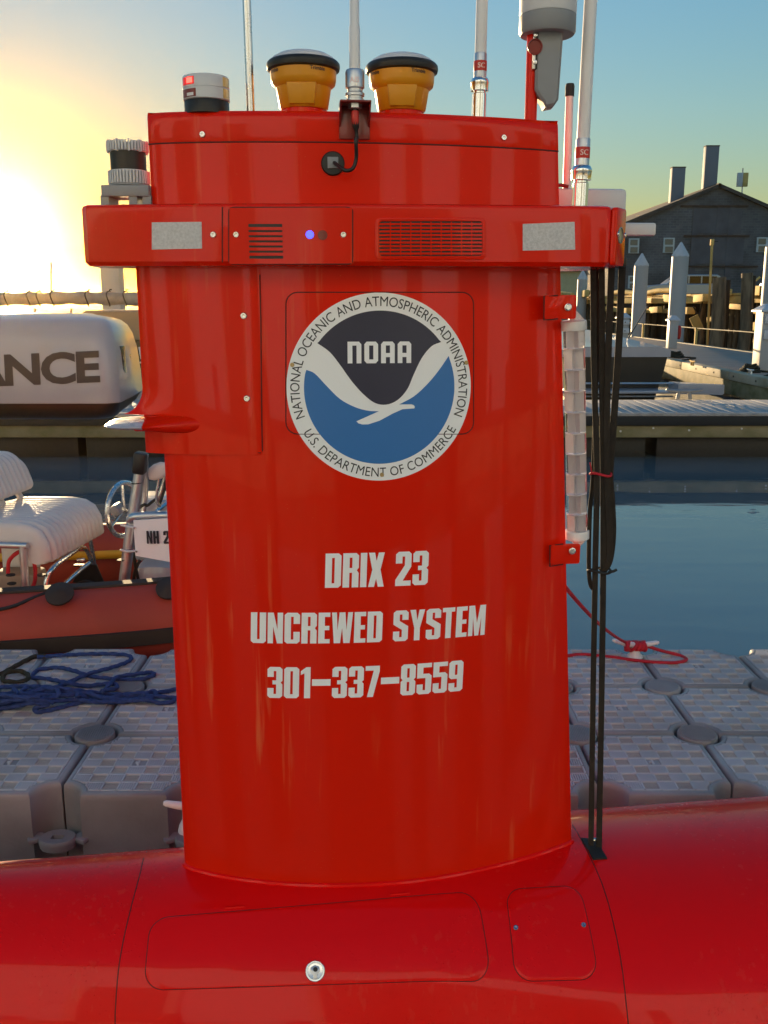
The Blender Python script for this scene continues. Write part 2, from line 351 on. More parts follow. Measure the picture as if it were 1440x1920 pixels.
# flat fills (lettering, emblem) -> list of triangles / polygons in 2D, cut fine enough to bend
def fill2d(loops, step=0.02):
    """loops: outlines and holes in 2D; returns a bmesh in the xy plane sliced every step in x"""
    cu = bpy.data.curves.new('outline', 'CURVE'); cu.dimensions = '2D'; cu.fill_mode = 'BOTH'
    for lp in loops:
        sp_ = cu.splines.new('POLY'); sp_.points.add(len(lp) - 1); sp_.use_cyclic_u = True
        for i, (x, y) in enumerate(lp): sp_.points[i].co = (x, y, 0, 1)
    return curve_bm(cu, step)
def text2d(body, size=1.0, offset=0.0, step=None, spacing=1.0):
    cu = bpy.data.curves.new('lettering', 'FONT'); cu.body = body; cu.size = size; cu.offset = offset; cu.space_character = spacing
    cu.resolution_u = 4
    return curve_bm(cu, step)
def curve_bm(cu, step):
    o = bpy.data.objects.new('outline', cu); me = bpy.data.meshes.new_from_object(o)
    bm = bmesh.new(); bm.from_mesh(me); bpy.data.meshes.remove(me); bpy.data.objects.remove(o); bpy.data.curves.remove(cu)
    bmesh.ops.remove_doubles(bm, verts=bm.verts[:], dist=1e-6)
    if step:
        xs = [v.co.x for v in bm.verts]; x = min(xs) + step
        while x < max(xs):
            bmesh.ops.bisect_plane(bm, geom=bm.verts[:] + bm.edges[:] + bm.faces[:], plane_co=(x, 0, 0), plane_no=(1, 0, 0)); x += step
    return bm
def warp(bms, fn, name, m, parent):
    me = bpy.data.meshes.new(name); out = bmesh.new()
    for bm, f in bms:
        f = f or fn
        mp = {v: out.verts.new(f(v.co.x, v.co.y)) for v in bm.verts}
        for fc in bm.faces:
            try: out.faces.new([mp[v] for v in fc.verts])
            except ValueError: pass
        bm.free()
    bmesh.ops.recalc_face_normals(out, faces=out.faces[:])
    out.to_mesh(me); out.free(); me.materials.append(m)
    return link(name, me, parent)

# heavy condensed alphabet, drawn as outlines
W_, S_ = .42, .175
_a, _b = W_ - S_, S_
def rc(x0, y0, x1, y1): return [(x0, y0), (x1, y0), (x1, y1), (x0, y1)]
RO = [(.07, 0), (W_ - .07, 0), (W_, .07), (W_, .93), (W_ - .07, 1), (.07, 1), (0, .93), (0, .07)]
GLY = {
 'D': (W_, [[(0, 0), (W_ - .07, 0), (W_, .07), (W_, .93), (W_ - .07, 1), (0, 1)], rc(_b, .13, _a, .87)]),
 '0': (W_, [RO, rc(_b, .13, _a, .87)]), 'O': (W_, [RO, rc(_b, .13, _a, .87)]),
 'R': (W_, [[(0, 0), (_b, 0), (_b, .43), (_a, .43), (_a, 0), (W_, 0), (W_, .42), (W_ - .05, .5), (W_, .58), (W_, .93), (W_ - .07, 1), (0, 1)], rc(_b, .57, _a, .87)]),
 'I': (.17, [rc(0, 0, .17, 1)]),
 'X': (W_, [[(0, 0), (.16, 0), (.21, .24), (.26, 0), (.42, 0), (.32, .5), (.42, 1), (.26, 1), (.21, .76), (.16, 1), (0, 1), (.10, .5)]]),
 '2': (W_, [[(0, 0), (W_, 0), (W_, .15), (.20, .15), (W_, .56), (W_, .93), (W_ - .07, 1), (.07, 1), (0, .93), (0, .66), (_b, .66), (_b, .86), (_a, .86), (_a, .60), (0, .18)]]),
 '3': (W_, [[(.07, 0), (W_ - .07, 0), (W_, .07), (W_, .44), (W_ - .05, .5), (W_, .56), (W_, .93), (W_ - .07, 1), (.07, 1), (0, .93), (0, .68), (_b, .68), (_b, .87), (_a, .87), (_a, .57), (.14, .57), (.14, .44), (_a, .44), (_a, .13), (_b, .13), (_b, .32), (0, .32), (0, .07)]]),
 'U': (W_, [[(.07, 0), (W_ - .07, 0), (W_, .07), (W_, 1), (_a, 1), (_a, .13), (_b, .13), (_b, 1), (0, 1), (0, .07)]]),
 'N': (W_, [[(0, 0), (.15, 0), (.15, .55), (.26, 0), (W_, 0), (W_, 1), (.27, 1), (.27, .45), (.16, 1), (0, 1)]]),
 'C': (W_, [[(.07, 0), (W_ - .07, 0), (W_, .07), (W_, .38), (_a, .38), (_a, .13), (_b, .13), (_b, .87), (_a, .87), (_a, .64), (W_, .64), (W_, .93), (W_ - .07, 1), (.07, 1), (0, .93), (0, .07)]]),
 'E': (.32, [[(0, 0), (.32, 0), (.32, .14), (_b, .14), (_b, .43), (.30, .43), (.30, .57), (_b, .57), (_b, .86), (.32, .86), (.32, 1), (0, 1)]]),
 'W': (.58, [[(0, 1), (.07, 0), (.245, 0), (.29, .5), (.335, 0), (.51, 0), (.58, 1), (.445, 1), (.415, .42), (.37, 1), (.21, 1), (.165, .42), (.135, 1)]]),
 'S': (W_, [[(.07, 0), (W_ - .07, 0), (W_, .07), (W_, .48), (_b, .66), (_b, .87), (_a, .87), (_a, .69), (W_, .69), (W_, .93), (W_ - .07, 1), (.07, 1), (0, .93), (0, .55), (_a, .37), (_a, .13), (_b, .13), (_b, .32), (0, .32), (0, .07)]]),
 'Y': (W_, [[(.13, 0), (.29, 0), (.29, .40), (.42, 1), (.26, 1), (.21, .66), (.16, 1), (0, 1), (.13, .40)]]),
 'T': (.36, [[(.10, 0), (.26, 0), (.26, .86), (.36, .86), (.36, 1), (0, 1), (0, .86), (.10, .86)]]),
 'M': (.50, [[(0, 0), (.13, 0), (.13, .6), (.19, 0), (.31, 0), (.37, .6), (.37, 0), (.50, 0), (.50, 1), (.33, 1), (.25, .42), (.17, 1), (0, 1)]]),
 '1': (.27, [[(.1, 0), (.27, 0), (.27, 1), (.15, 1), (0, .87), (0, .75), (.1, .8)]]),
 '7': (.40, [[(.06, 0), (.23, 0), (.40, .82), (.40, 1), (0, 1), (0, .85), (.23, .85)]]),
 '8': (W_, [[(.07, 0), (W_ - .07, 0), (W_, .07), (W_, .44), (W_ - .05, .5), (W_, .56), (W_, .93), (W_ - .07, 1), (.07, 1), (0, .93), (0, .56), (.05, .5), (0, .44), (0, .07)], rc(_b, .13, _a, .43), rc(_b, .57, _a, .87)]),
 '5': (W_, [[(.07, 0), (W_ - .07, 0), (W_, .07), (W_, .59), (W_ - .07, .66), (_b, .66), (_b, .86), (W_, .86), (W_, 1), (0, 1), (0, .52), (_a, .52), (_a, .13), (_b, .13), (_b, .32), (0, .32), (0, .07)]]),
 '9': (W_, [[(.07, 0), (W_ - .07, 0), (W_, .07), (W_, .93), (W_ - .07, 1), (.07, 1), (0, .93), (0, .48), (.07, .41), (_a, .41), (_a, .13), (_b, .13), (_b, .28), (0, .28), (0, .07)], rc(_b, .54, _a, .87)]),
 '-': (.52, [rc(0, .40, .52, .61)]),
 'H': (W_, [[(0, 0), (_b, 0), (_b, .42), (_a, .42), (_a, 0), (W_, 0), (W_, 1), (_a, 1), (_a, .58), (_b, .58), (_b, 1), (0, 1)]]),
}
def block_text(s, gap=.045, slant=.035):
    loops, x = [], 0
    for ch in s:
        if ch == ' ': x += .26; continue
        w, gl = GLY[ch]
        loops.append([[(px + x + slant * py, py) for px, py in lp] for lp in gl]); x += w + gap
    return loops, x - gap

# ================================================================== SETTING
wb = MB(); wb.grid([[(x, y, 0) for x in (-1250, -200, -30, -8, 8, 30, 200, 1250)] for y in (-280, -20, 0, 6, 14, 40, 200, 1290)])
o = wb.build('water', WATER); o['kind'] = 'structure'

# quay land on the right behind the timber pier, with a stone face
lb = MB()
lb.prism([(6.0, 66), (17, 60), (40, 52), (90, 46), (220, 60), (400, 300), (60, 420), (6.0, 180)], -1.0, 2.35, 0.15)
o = lb.build('ground', LAND); o['kind'] = 'structure'
# far shore across the harbour, low and wooded
hb = MB(); rows = []
for j, (dy, hh) in enumerate(((0, 0), (12, .55), (40, 1.0), (120, .9), (260, .0))):
    row = []
    for i in range(90):
        a = R(-70 + 140 * i / 89); dist = 900 + dy
        h = (9 + 5 * math.sin(i * .31) + 3.5 * math.sin(i * .83 + 1) + 2.2 * random.random()) * hh * (1.0 if i > 30 else .8)
        row.append((dist * math.sin(a), dist * math.cos(a), h - .4))
    rows.append(row)
o = hb.grid(rows).build('far_shore', HILL, None, 80); o['kind'] = 'structure'

# ================================================================== THE RED UNCREWED VESSEL
TH = R(6.0); C0 = Vector((-0.006, 2.532, 0.0)); ct, st = math.cos(TH), math.sin(TH)
def V(p): return Vector((C0.x + p[0] * ct - p[1] * st, C0.y + p[0] * st + p[1] * ct, p[2]))
def toL(w): x, y = w[0] - C0.x, w[1] - C0.y; return Vector((x * ct + y * st, -x * st + y * ct, w[2]))
def lerp(a, b, t): return a + (b - a) * t
def uz(z): return min(1, max(0, (z - .44) / 2.06))
def xr(z): return lerp(.578, .452, uz(z))
XL = -.575
def half(lx, lz):
    """half thickness of the mast foil"""
    a, b = XL, xr(lz); u = (lx - (a + b) / 2) / ((b - a) / 2)
    if abs(u) >= 1: return 0.0
    T = lerp(.126, .078, uz(lz))
    return T * (1 - u * u) ** (.68 if u < 0 else .88)
def Fmast(l, off=0): return -l.y - half(l.x, l.z) - off
BF = [(-.735, -.055), (-.722, -.075), (-.5, -.128), (-.3, -.156), (-.1, -.172), (.1, -.180), (.3, -.184), (.45, -.184), (.53, -.181), (.542, -.176), (.546, -.170)]
BEND = [(.546, -.170), (.590, -.112), (.594, -.06)]
def bandy(lx):
    pts = BF + BEND[1:]
    for (x0, y0), (x1, y1) in zip(pts, pts[1:]):
        if x0 <= lx <= x1: return lerp(y0, y1, (lx - x0) / (x1 - x0 + 1e-9))
    return 0
def Fband(l, off=0): return -l.y + bandy(l.x)
HC = .07
def hw(lx):
    if lx < -1.5: return max(.02, .30 * math.sqrt(max(0, 1 - ((-1.5 - lx) / 1.9) ** 2)))
    if lx > 1.6: return max(.02, .575 * math.sqrt(max(0, 1 - ((lx - 1.6) / 2.8) ** 2)))
    t = min(1, max(0, lx / .7)); t = t * t * (3 - 2 * t)
    return .42 + (.088 * min(lx, 1.2) if lx < 0 else .05 * min(lx, 1.6)) + .075 * t if lx > -1.36 else .30
def hh(lx): return .40 * min(1, hw(lx) / .26)
def Fhull(l, off=0):
    q = (l.y / hw(l.x)) ** 2 + ((l.z - HC) / hh(l.x)) ** 2
    return math.sqrt(q) - 1
def hit(px, py, fn, lo=1.2, hi=4.2):
    r = ray(px, py); prev = lo; n = 400
    for i in range(1, n + 1):
        t = lo + (hi - lo) * i / n; l = toL(CAM + r * t)
        if fn(l) < 0:
            a, b = prev, t
            for _ in range(30):
                m = (a + b) / 2
                if fn(toL(CAM + r * m)) < 0: b = m
                else: a = m
            return toL(CAM + r * b)
        prev = t
    raise RuntimeError('no hit %s %s' % (px, py))
def nrm(l, fn):
    e = 1e-3; g = Vector([(fn(l + Vector(d) * e) - fn(l - Vector(d) * e)) for d in ((1, 0, 0), (0, 1, 0), (0, 0, 1))]); return g.normalized()

vessel = thing('uncrewed_vessel', 'red uncrewed survey vessel with tall foil mast, round emblem and white lettering', 'vessel', V((0, 0, 0)))

# hull
hrings = []
xs = [-3.38 + .05 * k for k in range(40)] + [-1.4 + .04 * k for k in range(76)] + [1.7 + .07 * k for k in range(39)]
NS = 64
for x in xs:
    w, h = hw(x), hh(x)
    hrings.append([(x, w * math.sin(2 * PI * k / NS), HC + h * math.cos(2 * PI * k / NS)) for k in range(NS)])
MB(V).loft(hrings).build('hull', RED_HULL, vessel)
def hsurf(lx, ang, off=0.0):
    w, h = hw(lx) + off, hh(lx) + off
    return Vector((lx, -w * math.sin(ang), HC + h * math.cos(ang)))
def hull_uv(l): return l.x, math.atan2(-l.y / hw(l.x), (l.z - HC) / hh(l.x))
# panel seams round the hull
for pts in ([(275, 1597), (262, 1640), (246, 1700), (232, 1760), (222, 1820), (216, 1900), (216, 1918)],
            [(1074, 1548), (1098, 1590), (1130, 1660), (1150, 1730), (1164, 1800), (1174, 1880), (1178, 1918)]):
    ls = [hull_uv(hit(x, y, Fhull)) for x, y in pts]
    us = [Vector((u, a, 0)) for u, a in ls]
    us = [us[0] + (us[0] - us[1]) * 6] + us + [us[-1] + (us[-1] - us[-2]) * 8]
    MB(V).tube([hsurf(p.x, p.y, -.0006) for p in smooth_path(us, 6)], .0016, 6).build('hull_seam', SEAL, vessel)
def hull_panel(corners, rad, name, parent, m):
    """a thin lid lying on the hull, with a seal round it; corners TL,TR,BR,BL in photo pixels"""
    q = [Vector(hull_uv(hit(x, y, Fhull))) for x, y in corners]
    def at(s, t): a = q[0].lerp(q[1], s); b = q[3].lerp(q[2], s); return a.lerp(b, t)
    Wd = (q[1] - q[0]).x; Hd = (q[3] - q[0]).y * .4
    rx, ry = rad / abs(Wd), rad / abs(Hd)
    n = 8; out = []
    for cx, cy, a0 in ((1 - rx, ry, -90), (1 - rx, 1 - ry, 0), (rx, 1 - ry, 90), (rx, ry, 180)):
        for k in range(n + 1):
            a = R(a0 + 90 * k / n); out.append((cx + rx * math.cos(a), cy + ry * math.sin(a)))
    dense = []
    for i, p in enumerate(out):
        p2 = out[(i + 1) % len(out)]; d = math.hypot(p2[0] - p[0], p2[1] - p[1]); k = max(1, int(d / .04))
        dense += [(lerp(p[0], p2[0], j / k), lerp(p[1], p2[1], j / k)) for j in range(k)]
    loop = [hsurf(*at(s, t), .0004) for s, t in dense]
    ob = MB(V); rings = []
    for f, off in ((1.0, -.002), (1.0, .0008), (.985, .0022), (.93, .0024), (.7, .0024), (.4, .0024), (.1, .0024), (0.02, .0024)):
        rings.append([hsurf(*at(.5 + (s - .5) * f, .5 + (t - .5) * f), off) for s, t in dense])
    ob.loft(rings); panel = ob.build(name, m, parent, 50)
    MB(V).tube(loop, .0013, 6, closed=True).build('seal', SEAL, panel)
    return panel, at
bighatch, _ = hull_panel([(283, 1722), (893, 1672), (921, 1841), (270, 1857)], .05, 'access_hatch', vessel, RED_HULL)
smallhatch, _ = hull_panel([(947, 1668), (1085, 1660), (1122, 1836), (965, 1840)], .045, 'small_hatch', vessel, RED_HULL)
def screw(px, py, fn, r, parent, m=STEEL, name='screw', h=.004, out=.001):
    l = hit(px, py, fn); n = nrm(l, fn)
    MB(V).lathe(l + n * out, [(r * 1.0, -.004), (r, h * .5), (r * .8, h), (r * .42, h), (r * .36, h * .4), (0.0004, h * .3)], 14, n).build(name, m, parent)
    return l, n
screw(967, 1740, Fhull, .0075, smallhatch); screw(1094, 1735, Fhull, .0075, smallhatch)
# flush latch of the hatch: ring, dished cup and a pull
l = hit(591, 1821, Fhull); n = nrm(l, Fhull)
latch = MB(V).lathe(l + n * .002, [(.026, -.003), (.026, .003), (.0245, .0045), (.0205, .0045), (.0195, .002), (.001, .0015)], 32, n).build('latch', CHROME, bighatch)
q = Vector((0, 0, 1)).rotation_difference(n); ax = (q @ Vector((1, 0, 0))); up_ = n.cross(Vector((1, 0, 0))).normalized(); rt = up_.cross(n) * 1
if up_.z < 0: up_ = -up_
rt = up_.cross(n).normalized()
def lf(x, y, z=0): return l + rt * x + up_ * y + n * (.005 + z)
MB(V).prism([(-.013, .002), (-.011, .010), (0, .0145), (.011, .010), (.013, .002), (.009, -.006), (.005, -.008), (.005, -.018), (-.005, -.018), (-.005, -.008), (-.009, -.006)], 0, .003, .0008, lambda x, y, z: lf(x, y, z)).build('pull_tab', ALU, latch)
MB(V).lathe(lf(.001, .004, .003), [(.006, 0), (.006, .0012), (.001, .0012)], 16, n).build('finger_hole', BLACK, latch)
# hinge strips on the hatch's upper edge
for (x, y) in ((440, 1702), (750, 1677)):
    l = hit(x, y, Fhull); n = nrm(l, Fhull); tx = Vector((1, 0, .02))
    MB(V).tube([l + tx * -.028 + n * .002, l + tx * .028 + n * .002], .0035, 8).build('hinge', RED_HULL, bighatch)

# mast foil
def mast_ring(z, off=0.0, a=None, n=36, xa=None, flare=0.0):
    A = XL if xa is None else xa; B = xr(z); pts = []
    for k in range(n + 1):
        u = -math.cos(PI * k / n); x = (A + B) / 2 + u * (B - A) / 2 * (1 + flare)
        xx = min(max(x, XL + 1e-4), B - 1e-4); t = half(xx, z) * (1 + flare * 2)
        pts.append((x, t + off))
    ring = [(x, -t, z) for x, t in pts] + [(x, t, z) for x, t in pts[::-1][1:-1]]
    return ring
ZT = 2.515
ring = []
for i in range(31):
    z = lerp(.455, 2.441, i / 30); ring.append(mast_ring(z))
ring.insert(0, mast_ring(.40))
mast = MB(V).loft(ring).build('mast', RED, vessel)
# lip where the mast is faired into the hull
lip = [Vector(p) for p in mast_ring(.45)]
lp2 = []
for p in lip:
    q_ = 1 - (p.y / hw(p.x)) ** 2; lp2.append(Vector((p.x, p.y, HC + hh(p.x) * math.sqrt(q_) + .001)))
MB(V).tube(lp2, .0075, 8, closed=True).build('base_fillet', RED_HULL, mast)
# cap panel on top
rg = [mast_ring(2.4445, .0015), mast_ring(2.448, .003), mast_ring(2.50, .003), mast_ring(2.508, .000), mast_ring(2.515, -.008)]
cap = MB(V).loft(rg).build('mast_cap', RED, vessel)
MB(V).tube([Vector(p) for p in mast_ring(2.443, .0002)], .0020, 6, closed=True).build('cap_seam', SEAL, mast)
Fcap = lambda l: -l.y - half(l.x, l.z) - .003
for (x, y) in ((380, 252), (944, 258)): screw(x, y, Fcap, .0078, cap)
# wing band round the mast
def bandpoly():
    fr = BF + BEND[1:]; bk = [(x, -y) for x, y in fr[::-1]]
    return fr + bk
ZB0, ZB1 = 2.150, 2.293
band = MB(V).prism(bandpoly(), ZB0, ZB1, .010).build('sensor_wing', RED, vessel, 30)
def draped(corners, fn, off, nx=10, nz=3, thick=.0015):
    """a thin sheet between four photo corners TL,TR,BR,BL lying on the surface fn"""
    rows = []
    for j in range(nz + 1):
        row = []
        for i in range(nx + 1):
            s, t = i / nx, j / nz
            a = [lerp(corners[0][k], corners[1][k], s) for k in (0, 1)]; b = [lerp(corners[3][k], corners[2][k], s) for k in (0, 1)]
            l = hit(lerp(a[0], b[0], t), lerp(a[1], b[1], t), fn); row.append(l + nrm(l, fn) * off)
        rows.append(row)
    ob = MB(V); n0 = len(rows); ob.grid(rows)
    # rim back to the surface
    rim = rows[0] + [r[-1] for r in rows[1:]] + rows[-1][::-1][1:] + [r[0] for r in rows[::-1][1:-1]]
    ob.grid([rim, [p - nrm(p, fn) * (off + .001) for p in rim]], cu=True)
    return ob
def seamloop(px0, py0, px1, py1, rad, fn, r=.0017, off=0.0, n=5):
    out = rrect(px0, py0, px1, py1, rad, n); dense = []
    for i, p in enumerate(out):
        p2 = out[(i + 1) % len(out)]; d = math.hypot(p2[0] - p[0], p2[1] - p[1]); k = max(1, int(d / 25))
        dense += [(lerp(p[0], p2[0], j / k), lerp(p[1], p2[1], j / k)) for j in range(k)]
    return MB(V).tube([(lambda l: l + nrm(l, fn) * off)(hit(x, y, fn)) for x, y in dense], r, 6, closed=True)
draped([(285, 417), (378, 416), (379, 466), (285, 468)], Fband, .0015).build('reflector_patch', REFL, band)
draped([(980, 420), (1077, 416), (1078, 468), (980, 470)], Fband, .0015).build('reflector_patch', REFL, band)
for (x, y) in ((400, 440), (443, 440), (644, 440)): screw(x, y, Fband, .0078, band)
# centre panel with slots, lamp and button
pan = draped([(430, 390), (660, 389), (660, 494), (430, 495)], Fband, .0016, 10, 2).build('service_panel', RED, band)
seamloop(429, 389, 661, 495, 8, Fband).build('seal', SEAL, pan)
for x in (417,):
    MB(V).tube([hit(x, 388 + k * 13, Fband) for k in range(9)], .0016, 6).build('panel_seam', SEAL, band)
sl = draped([(466, 420), (529, 420), (531, 485), (468, 485)], Fband, .0022, 4, 4).build('vent_slot', BLACK, pan)
for k in range(6):
    y = 424.5 + k * 9.6
    draped([(465, y + 1.5), (531, y + 1.5), (532, y + 7.2), (467, y + 7.2)], Fband, .0052, 4, 1).build('louvre', RED, pan)
l, n = screw(581, 440, Fband, .0098, pan, LEDB, 'blue_indicator', .003, .002)
l = hit(605, 441, Fband); n = nrm(l, Fband)
MB(V).lathe(l + n * .002, [(.0115, -.002), (.0115, .002), (.009, .002), (.0088, .0005), (.001, .0006)], 20, n).build('button', RED_DK, pan)
# louvre grille
def ringpanel(o, i_, fn, off, name, m, parent):
    ro, ri = rrect(*o), rrect(*i_)
    def pr(p, k): l = hit(p[0], p[1], fn); return l + nrm(l, fn) * k
    ob = MB(V); ob.grid([[pr(p, -.001) for p in ro], [pr(p, off * .7) for p in ro], [pr((lerp(a[0], b[0], .25), lerp(a[1], b[1], .25)), off) for a, b in zip(ro, ri)],
                         [pr((lerp(a[0], b[0], .8), lerp(a[1], b[1], .8)), off) for a, b in zip(ro, ri)], [pr(p, -.001) for p in ri]], cu=True)
    return ob.build(name, m, parent)
grille = ringpanel((703, 408, 911, 487, 11, 5), (712, 416, 903, 479, 5, 5), Fband, .0042, 'vent_grille', RED, band)
draped([(711, 415), (904, 415), (904, 480), (711, 480)], Fband, .0009, 8, 1).build('grille_back', BLACK, grille)
for k in range(9):
    y = 418.5 + k * 6.9
    draped([(711, y), (904, y), (904, y + 3.8), (711, y + 3.8)], Fband, .0040, 8, 1).build('slat', RED, grille)
for k in range(9):
    x = 731 + k * 19
    draped([(x, 416), (x + 2, 416), (x + 2, 479), (x, 479)], Fband, .0030, 1, 4).build('slat', RED, grille)
# right end cap with the round camera window
Fend = lambda l: l.x - (.620 - (l.y + .15) * -.30) if True else 0
ec = MB(V); e0, e1 = Vector((.549, -.172, 0)), Vector((.592, -.116, 0)); ed = (e1 - e0).normalized(); en = Vector((ed.y, -ed.x, 0))
if en.x < 0: en = -en
EC = (e0 + e1) / 2
def ecm(x, y, z): return EC + ed * x + Vector((0, 0, ZB0 + .0715 + y)) + en * (z - .004)
Lh = (e1 - e0).length / 2 + .001
capend = ec.prism(rrect(-Lh, -.069, Lh, .069, .010), 0, .016, .003, ecm).build('wing_end_cap', RED, band)
MB(V).lathe(ecm(-.006, .004, .015), [(.020, 0), (.020, .003), (.0175, .004), (.0175, .0015), (.001, .001)], 24, en).build('camera_window', GLASS, capend)
for sx in (-.024, .028):
    MB(V).lathe(ecm(sx, .006, .015), [(.0065, 0), (.0065, .003), (.004, .005), (.001, .005)], 12, en).build('screw', STEEL, capend)
# grey bracket sticking out behind the right end
b0 = toL(P(1172, 418, 2.78)); b1 = toL(P(1212, 442, 2.78))
MB(V).box(((b0.x + b1.x) / 2, b0.y, (b0.z + b1.z) / 2), (abs(b1.x - b0.x) + .05, .03, abs(b1.z - b0.z)), bev=.006).build('side_bracket', LGREY, vessel)
rl0 = V((.56, .05, 2.17)); MB().box((rl0.x + .01, rl0.y, 2.168), (.17, .11, .026), None, .004).build('sling_rail', BLACK, vessel)
# white box on the wing's right end
w0 = toL(P(1016, 386, 2.74)); w1 = toL(P(1170, 356, 2.74))
MB(V).box(((w0.x + w1.x) / 2, w0.y, (2.290 + w1.z) / 2), (w1.x - w0.x, .11, w1.z - 2.290), bev=.012).build('white_junction_box', LGREY, vessel)

# left side fairing with fin
def lead(z):
    zf, r0 = 1.780, .070
    e = 0
    if zf <= z <= zf + r0: e = r0 - math.sqrt(max(0, r0 * r0 - (zf + r0 - z) ** 2))
    return -.622 - e * .9
zt_, zb_ = 2.150, 1.680
xb = -.318
def side_panel_ring(z):
    A = -.622; B = xr(z); T = lerp(.126, .078, uz(z)); sh_ = lead(z) - A; pts = []
    for k in range(33):
        x = lerp(xb, A, 1 - (1 - k / 32) ** 2); u = (x - (A + B) / 2) / ((B - A) / 2)
        y = max(T * max(0, 1 - u * u) ** .68, .0012); w = max(0, min(1, (-.52 - x) / .102))
        if k == 0: y = half(x, z) + .0012
        pts.append((x + sh_ * w * w, y))
    return [(x, -y, z) for x, y in pts] + [(x, y, z) for x, y in pts[::-1][1:]]
zz = [zb_, 1.72, 1.76, 1.778, 1.781, 1.785, 1.79, 1.797, 1.805, 1.815, 1.825, 1.838, 1.85, 1.88, 1.95, 2.05, 2.10, zt_]
fair = MB(V).loft([side_panel_ring(z) for z in zz]).build('side_fairing', RED, vessel, 45)
MB(V).tube([hit(x, y, lambda l: -l.y - half(l.x, l.z) - .0022) for x, y in ((487, 515), (489, 600), (490, 700), (491, 800), (492, 846))], .0014, 6).build('panel_seam', SEAL, fair)
Fp = lambda l: -l.y - max(half(l.x, l.z), 0) - .0045
for (x, y) in ((457, 592), (463, 747)): screw(x, y, Fp, .0088, fair)
MB(V).tube([hit(x, y, lambda l: -l.y - half(l.x, l.z) - .0022) for x, y in ((330, 846), (370, 847), (410, 848), (450, 848), (489, 849))], .0014, 6).build('panel_seam', SEAL, fair)
# fin: white foil sprouting from the fairing
rg = []
for x, tz, ty, dz in ((-.435, .003, .010, 0), (-.455, .018, .020, 0), (-.50, .026, .042, 0), (-.56, .024, .075, .0), (-.60, .018, .105, 0), (-.63, .015, .118, 0)):
    rg.append([(x, -ty * 1.05 * math.cos(2 * PI * k / 20) - half(max(x, XL), 1.757) * .55, 1.757 + dz + tz * math.sin(2 * PI * k / 20)) for k in range(20)])
MB(V).loft(rg).build('fin_root', RED, fair, 60)
rg = []
for x, tz, ty in ((-.612, .0135, .117), (-.64, .0125, .116), (-.67, .0105, .110), (-.692, .008, .098), (-.706, .005, .080), (-.712, .0015, .06)):
    rg.append([(x, -ty * math.cos(2 * PI * k / 20) - .01, 1.759 + tz * math.sin(2 * PI * k / 20)) for k in range(20)])
MB(V).loft(rg).build('fin', mat('fin_grey', (0.50, 0.48, 0.50), 0.18, rvar=.2, vscale=25, bump=.4, bscale=45), fair, 60)

# small access door behind the emblem (outline only stands out)
seamloop(536, 548, 888, 814, 22, Fmast, .0015).build('door_seam', SEAL, mast)

# emblem: white disc, navy sky, blue sea, lettering, three rivets
ec_ = hit(713, 728, Fmast); ER = .2385
def drape(off, cx=ec_.x, cz=ec_.z):
    def f(x, y):
        lx, lz = cx + x, cz + y
        return V((lx, -half(lx, lz) - off, lz))
    return f
circ = lambda r, a0=0, a1=360, n=120: [(r * math.cos(R(lerp(a0, a1, k / n))), r * math.sin(R(lerp(a0, a1, k / n)))) for k in range(n + (0 if abs(a1 - a0) == 360 else 1))]
emblem = warp([(fill2d([circ(ER)]), drape(.0010))], None, 'emblem', VINYLW, vessel)
def ep(x, y): return ((x - 695) / 566 * ER, -(y - 682) / 572 * ER)
RI = .815 * ER
def ang(p): return math.degrees(math.atan2(p[1], p[0]))
nv = smooth_path([(*ep(x, y), 0) for x, y in ((1070, 405), (1010, 430), (950, 500), (900, 600), (860, 690), (800, 755), (730, 782), (660, 770), (590, 715), (520, 635), (450, 535), (390, 460), (318, 408))], 4)
nv = [(p.x, p.y) for p in nv]
a0, a1 = ang(ep(318, 408)), ang(ep(1070, 405))
top = circ(RI, a0, a1, 50)
navy = warp([(fill2d([nv + top[1:-1]]), drape(.0017))], None, 'emblem_sky', NAVY, emblem)
wing = smooth_path([(*ep(x, y), 0) for x, y in ((250, 568), (300, 590), (370, 665), (450, 745), (540, 795), (620, 818), (685, 822))], 4)
tail = [ep(x, y) for x, y in ((548, 882), (560, 895), (585, 902), (620, 902), (690, 880), (770, 838), (830, 812), (905, 808), (908, 797), (900, 787), (885, 782), (810, 782))]
w2 = smooth_path([(*ep(x, y), 0) for x, y in ((810, 782), (900, 735), (980, 665), (1050, 585), (1118, 490))], 4)
pts = [(p.x, p.y) for p in wing] + tail + [(p.x, p.y) for p in w2[1:]]
a0, a1 = ang(ep(1118, 490)), ang(ep(250, 568)) - 360
pts += circ(RI, a0, a1, 70)[1:-1]
warp([(fill2d([pts]), drape(.0017))], None, 'emblem_sea', BLUE, emblem)
# NOAA in its square rounded letters
nS = .21
A_ = [[(0, 0), (nS, 0), (nS, .28), (.6 - nS, .28), (.6 - nS, 0), (.6, 0), (.6, .88), (.5, 1), (.1, 1), (0, .88)], [(nS, .47), (.6 - nS, .47), (.6 - nS, .82), (nS, .82)]]
n_ = [[(0, 0), (nS, 0), (nS, .82), (.6 - nS, .82), (.6 - nS, 0), (.6, 0), (.6, .88), (.5, 1), (0, 1)]]
O_ = [[(.1, 0), (.5, 0), (.6, .12), (.6, .88), (.5, 1), (.1, 1), (0, .88), (0, .12)], [(nS, .18), (.6 - nS, .18), (.6 - nS, .82), (nS, .82)]]
x0, y0 = ep(498, 530); x1, y1 = ep(884, 400); hN = y1 - y0; tot = .6 * 4 + .13 * 3; sx = (x1 - x0) / tot
bms = []
for i, gl in enumerate((n_, O_, A_, A_)):
    bms.append((fill2d([[(x0 + (px + i * .73) * sx, y0 + py * hN) for px, py in lp] for lp in gl]), None))
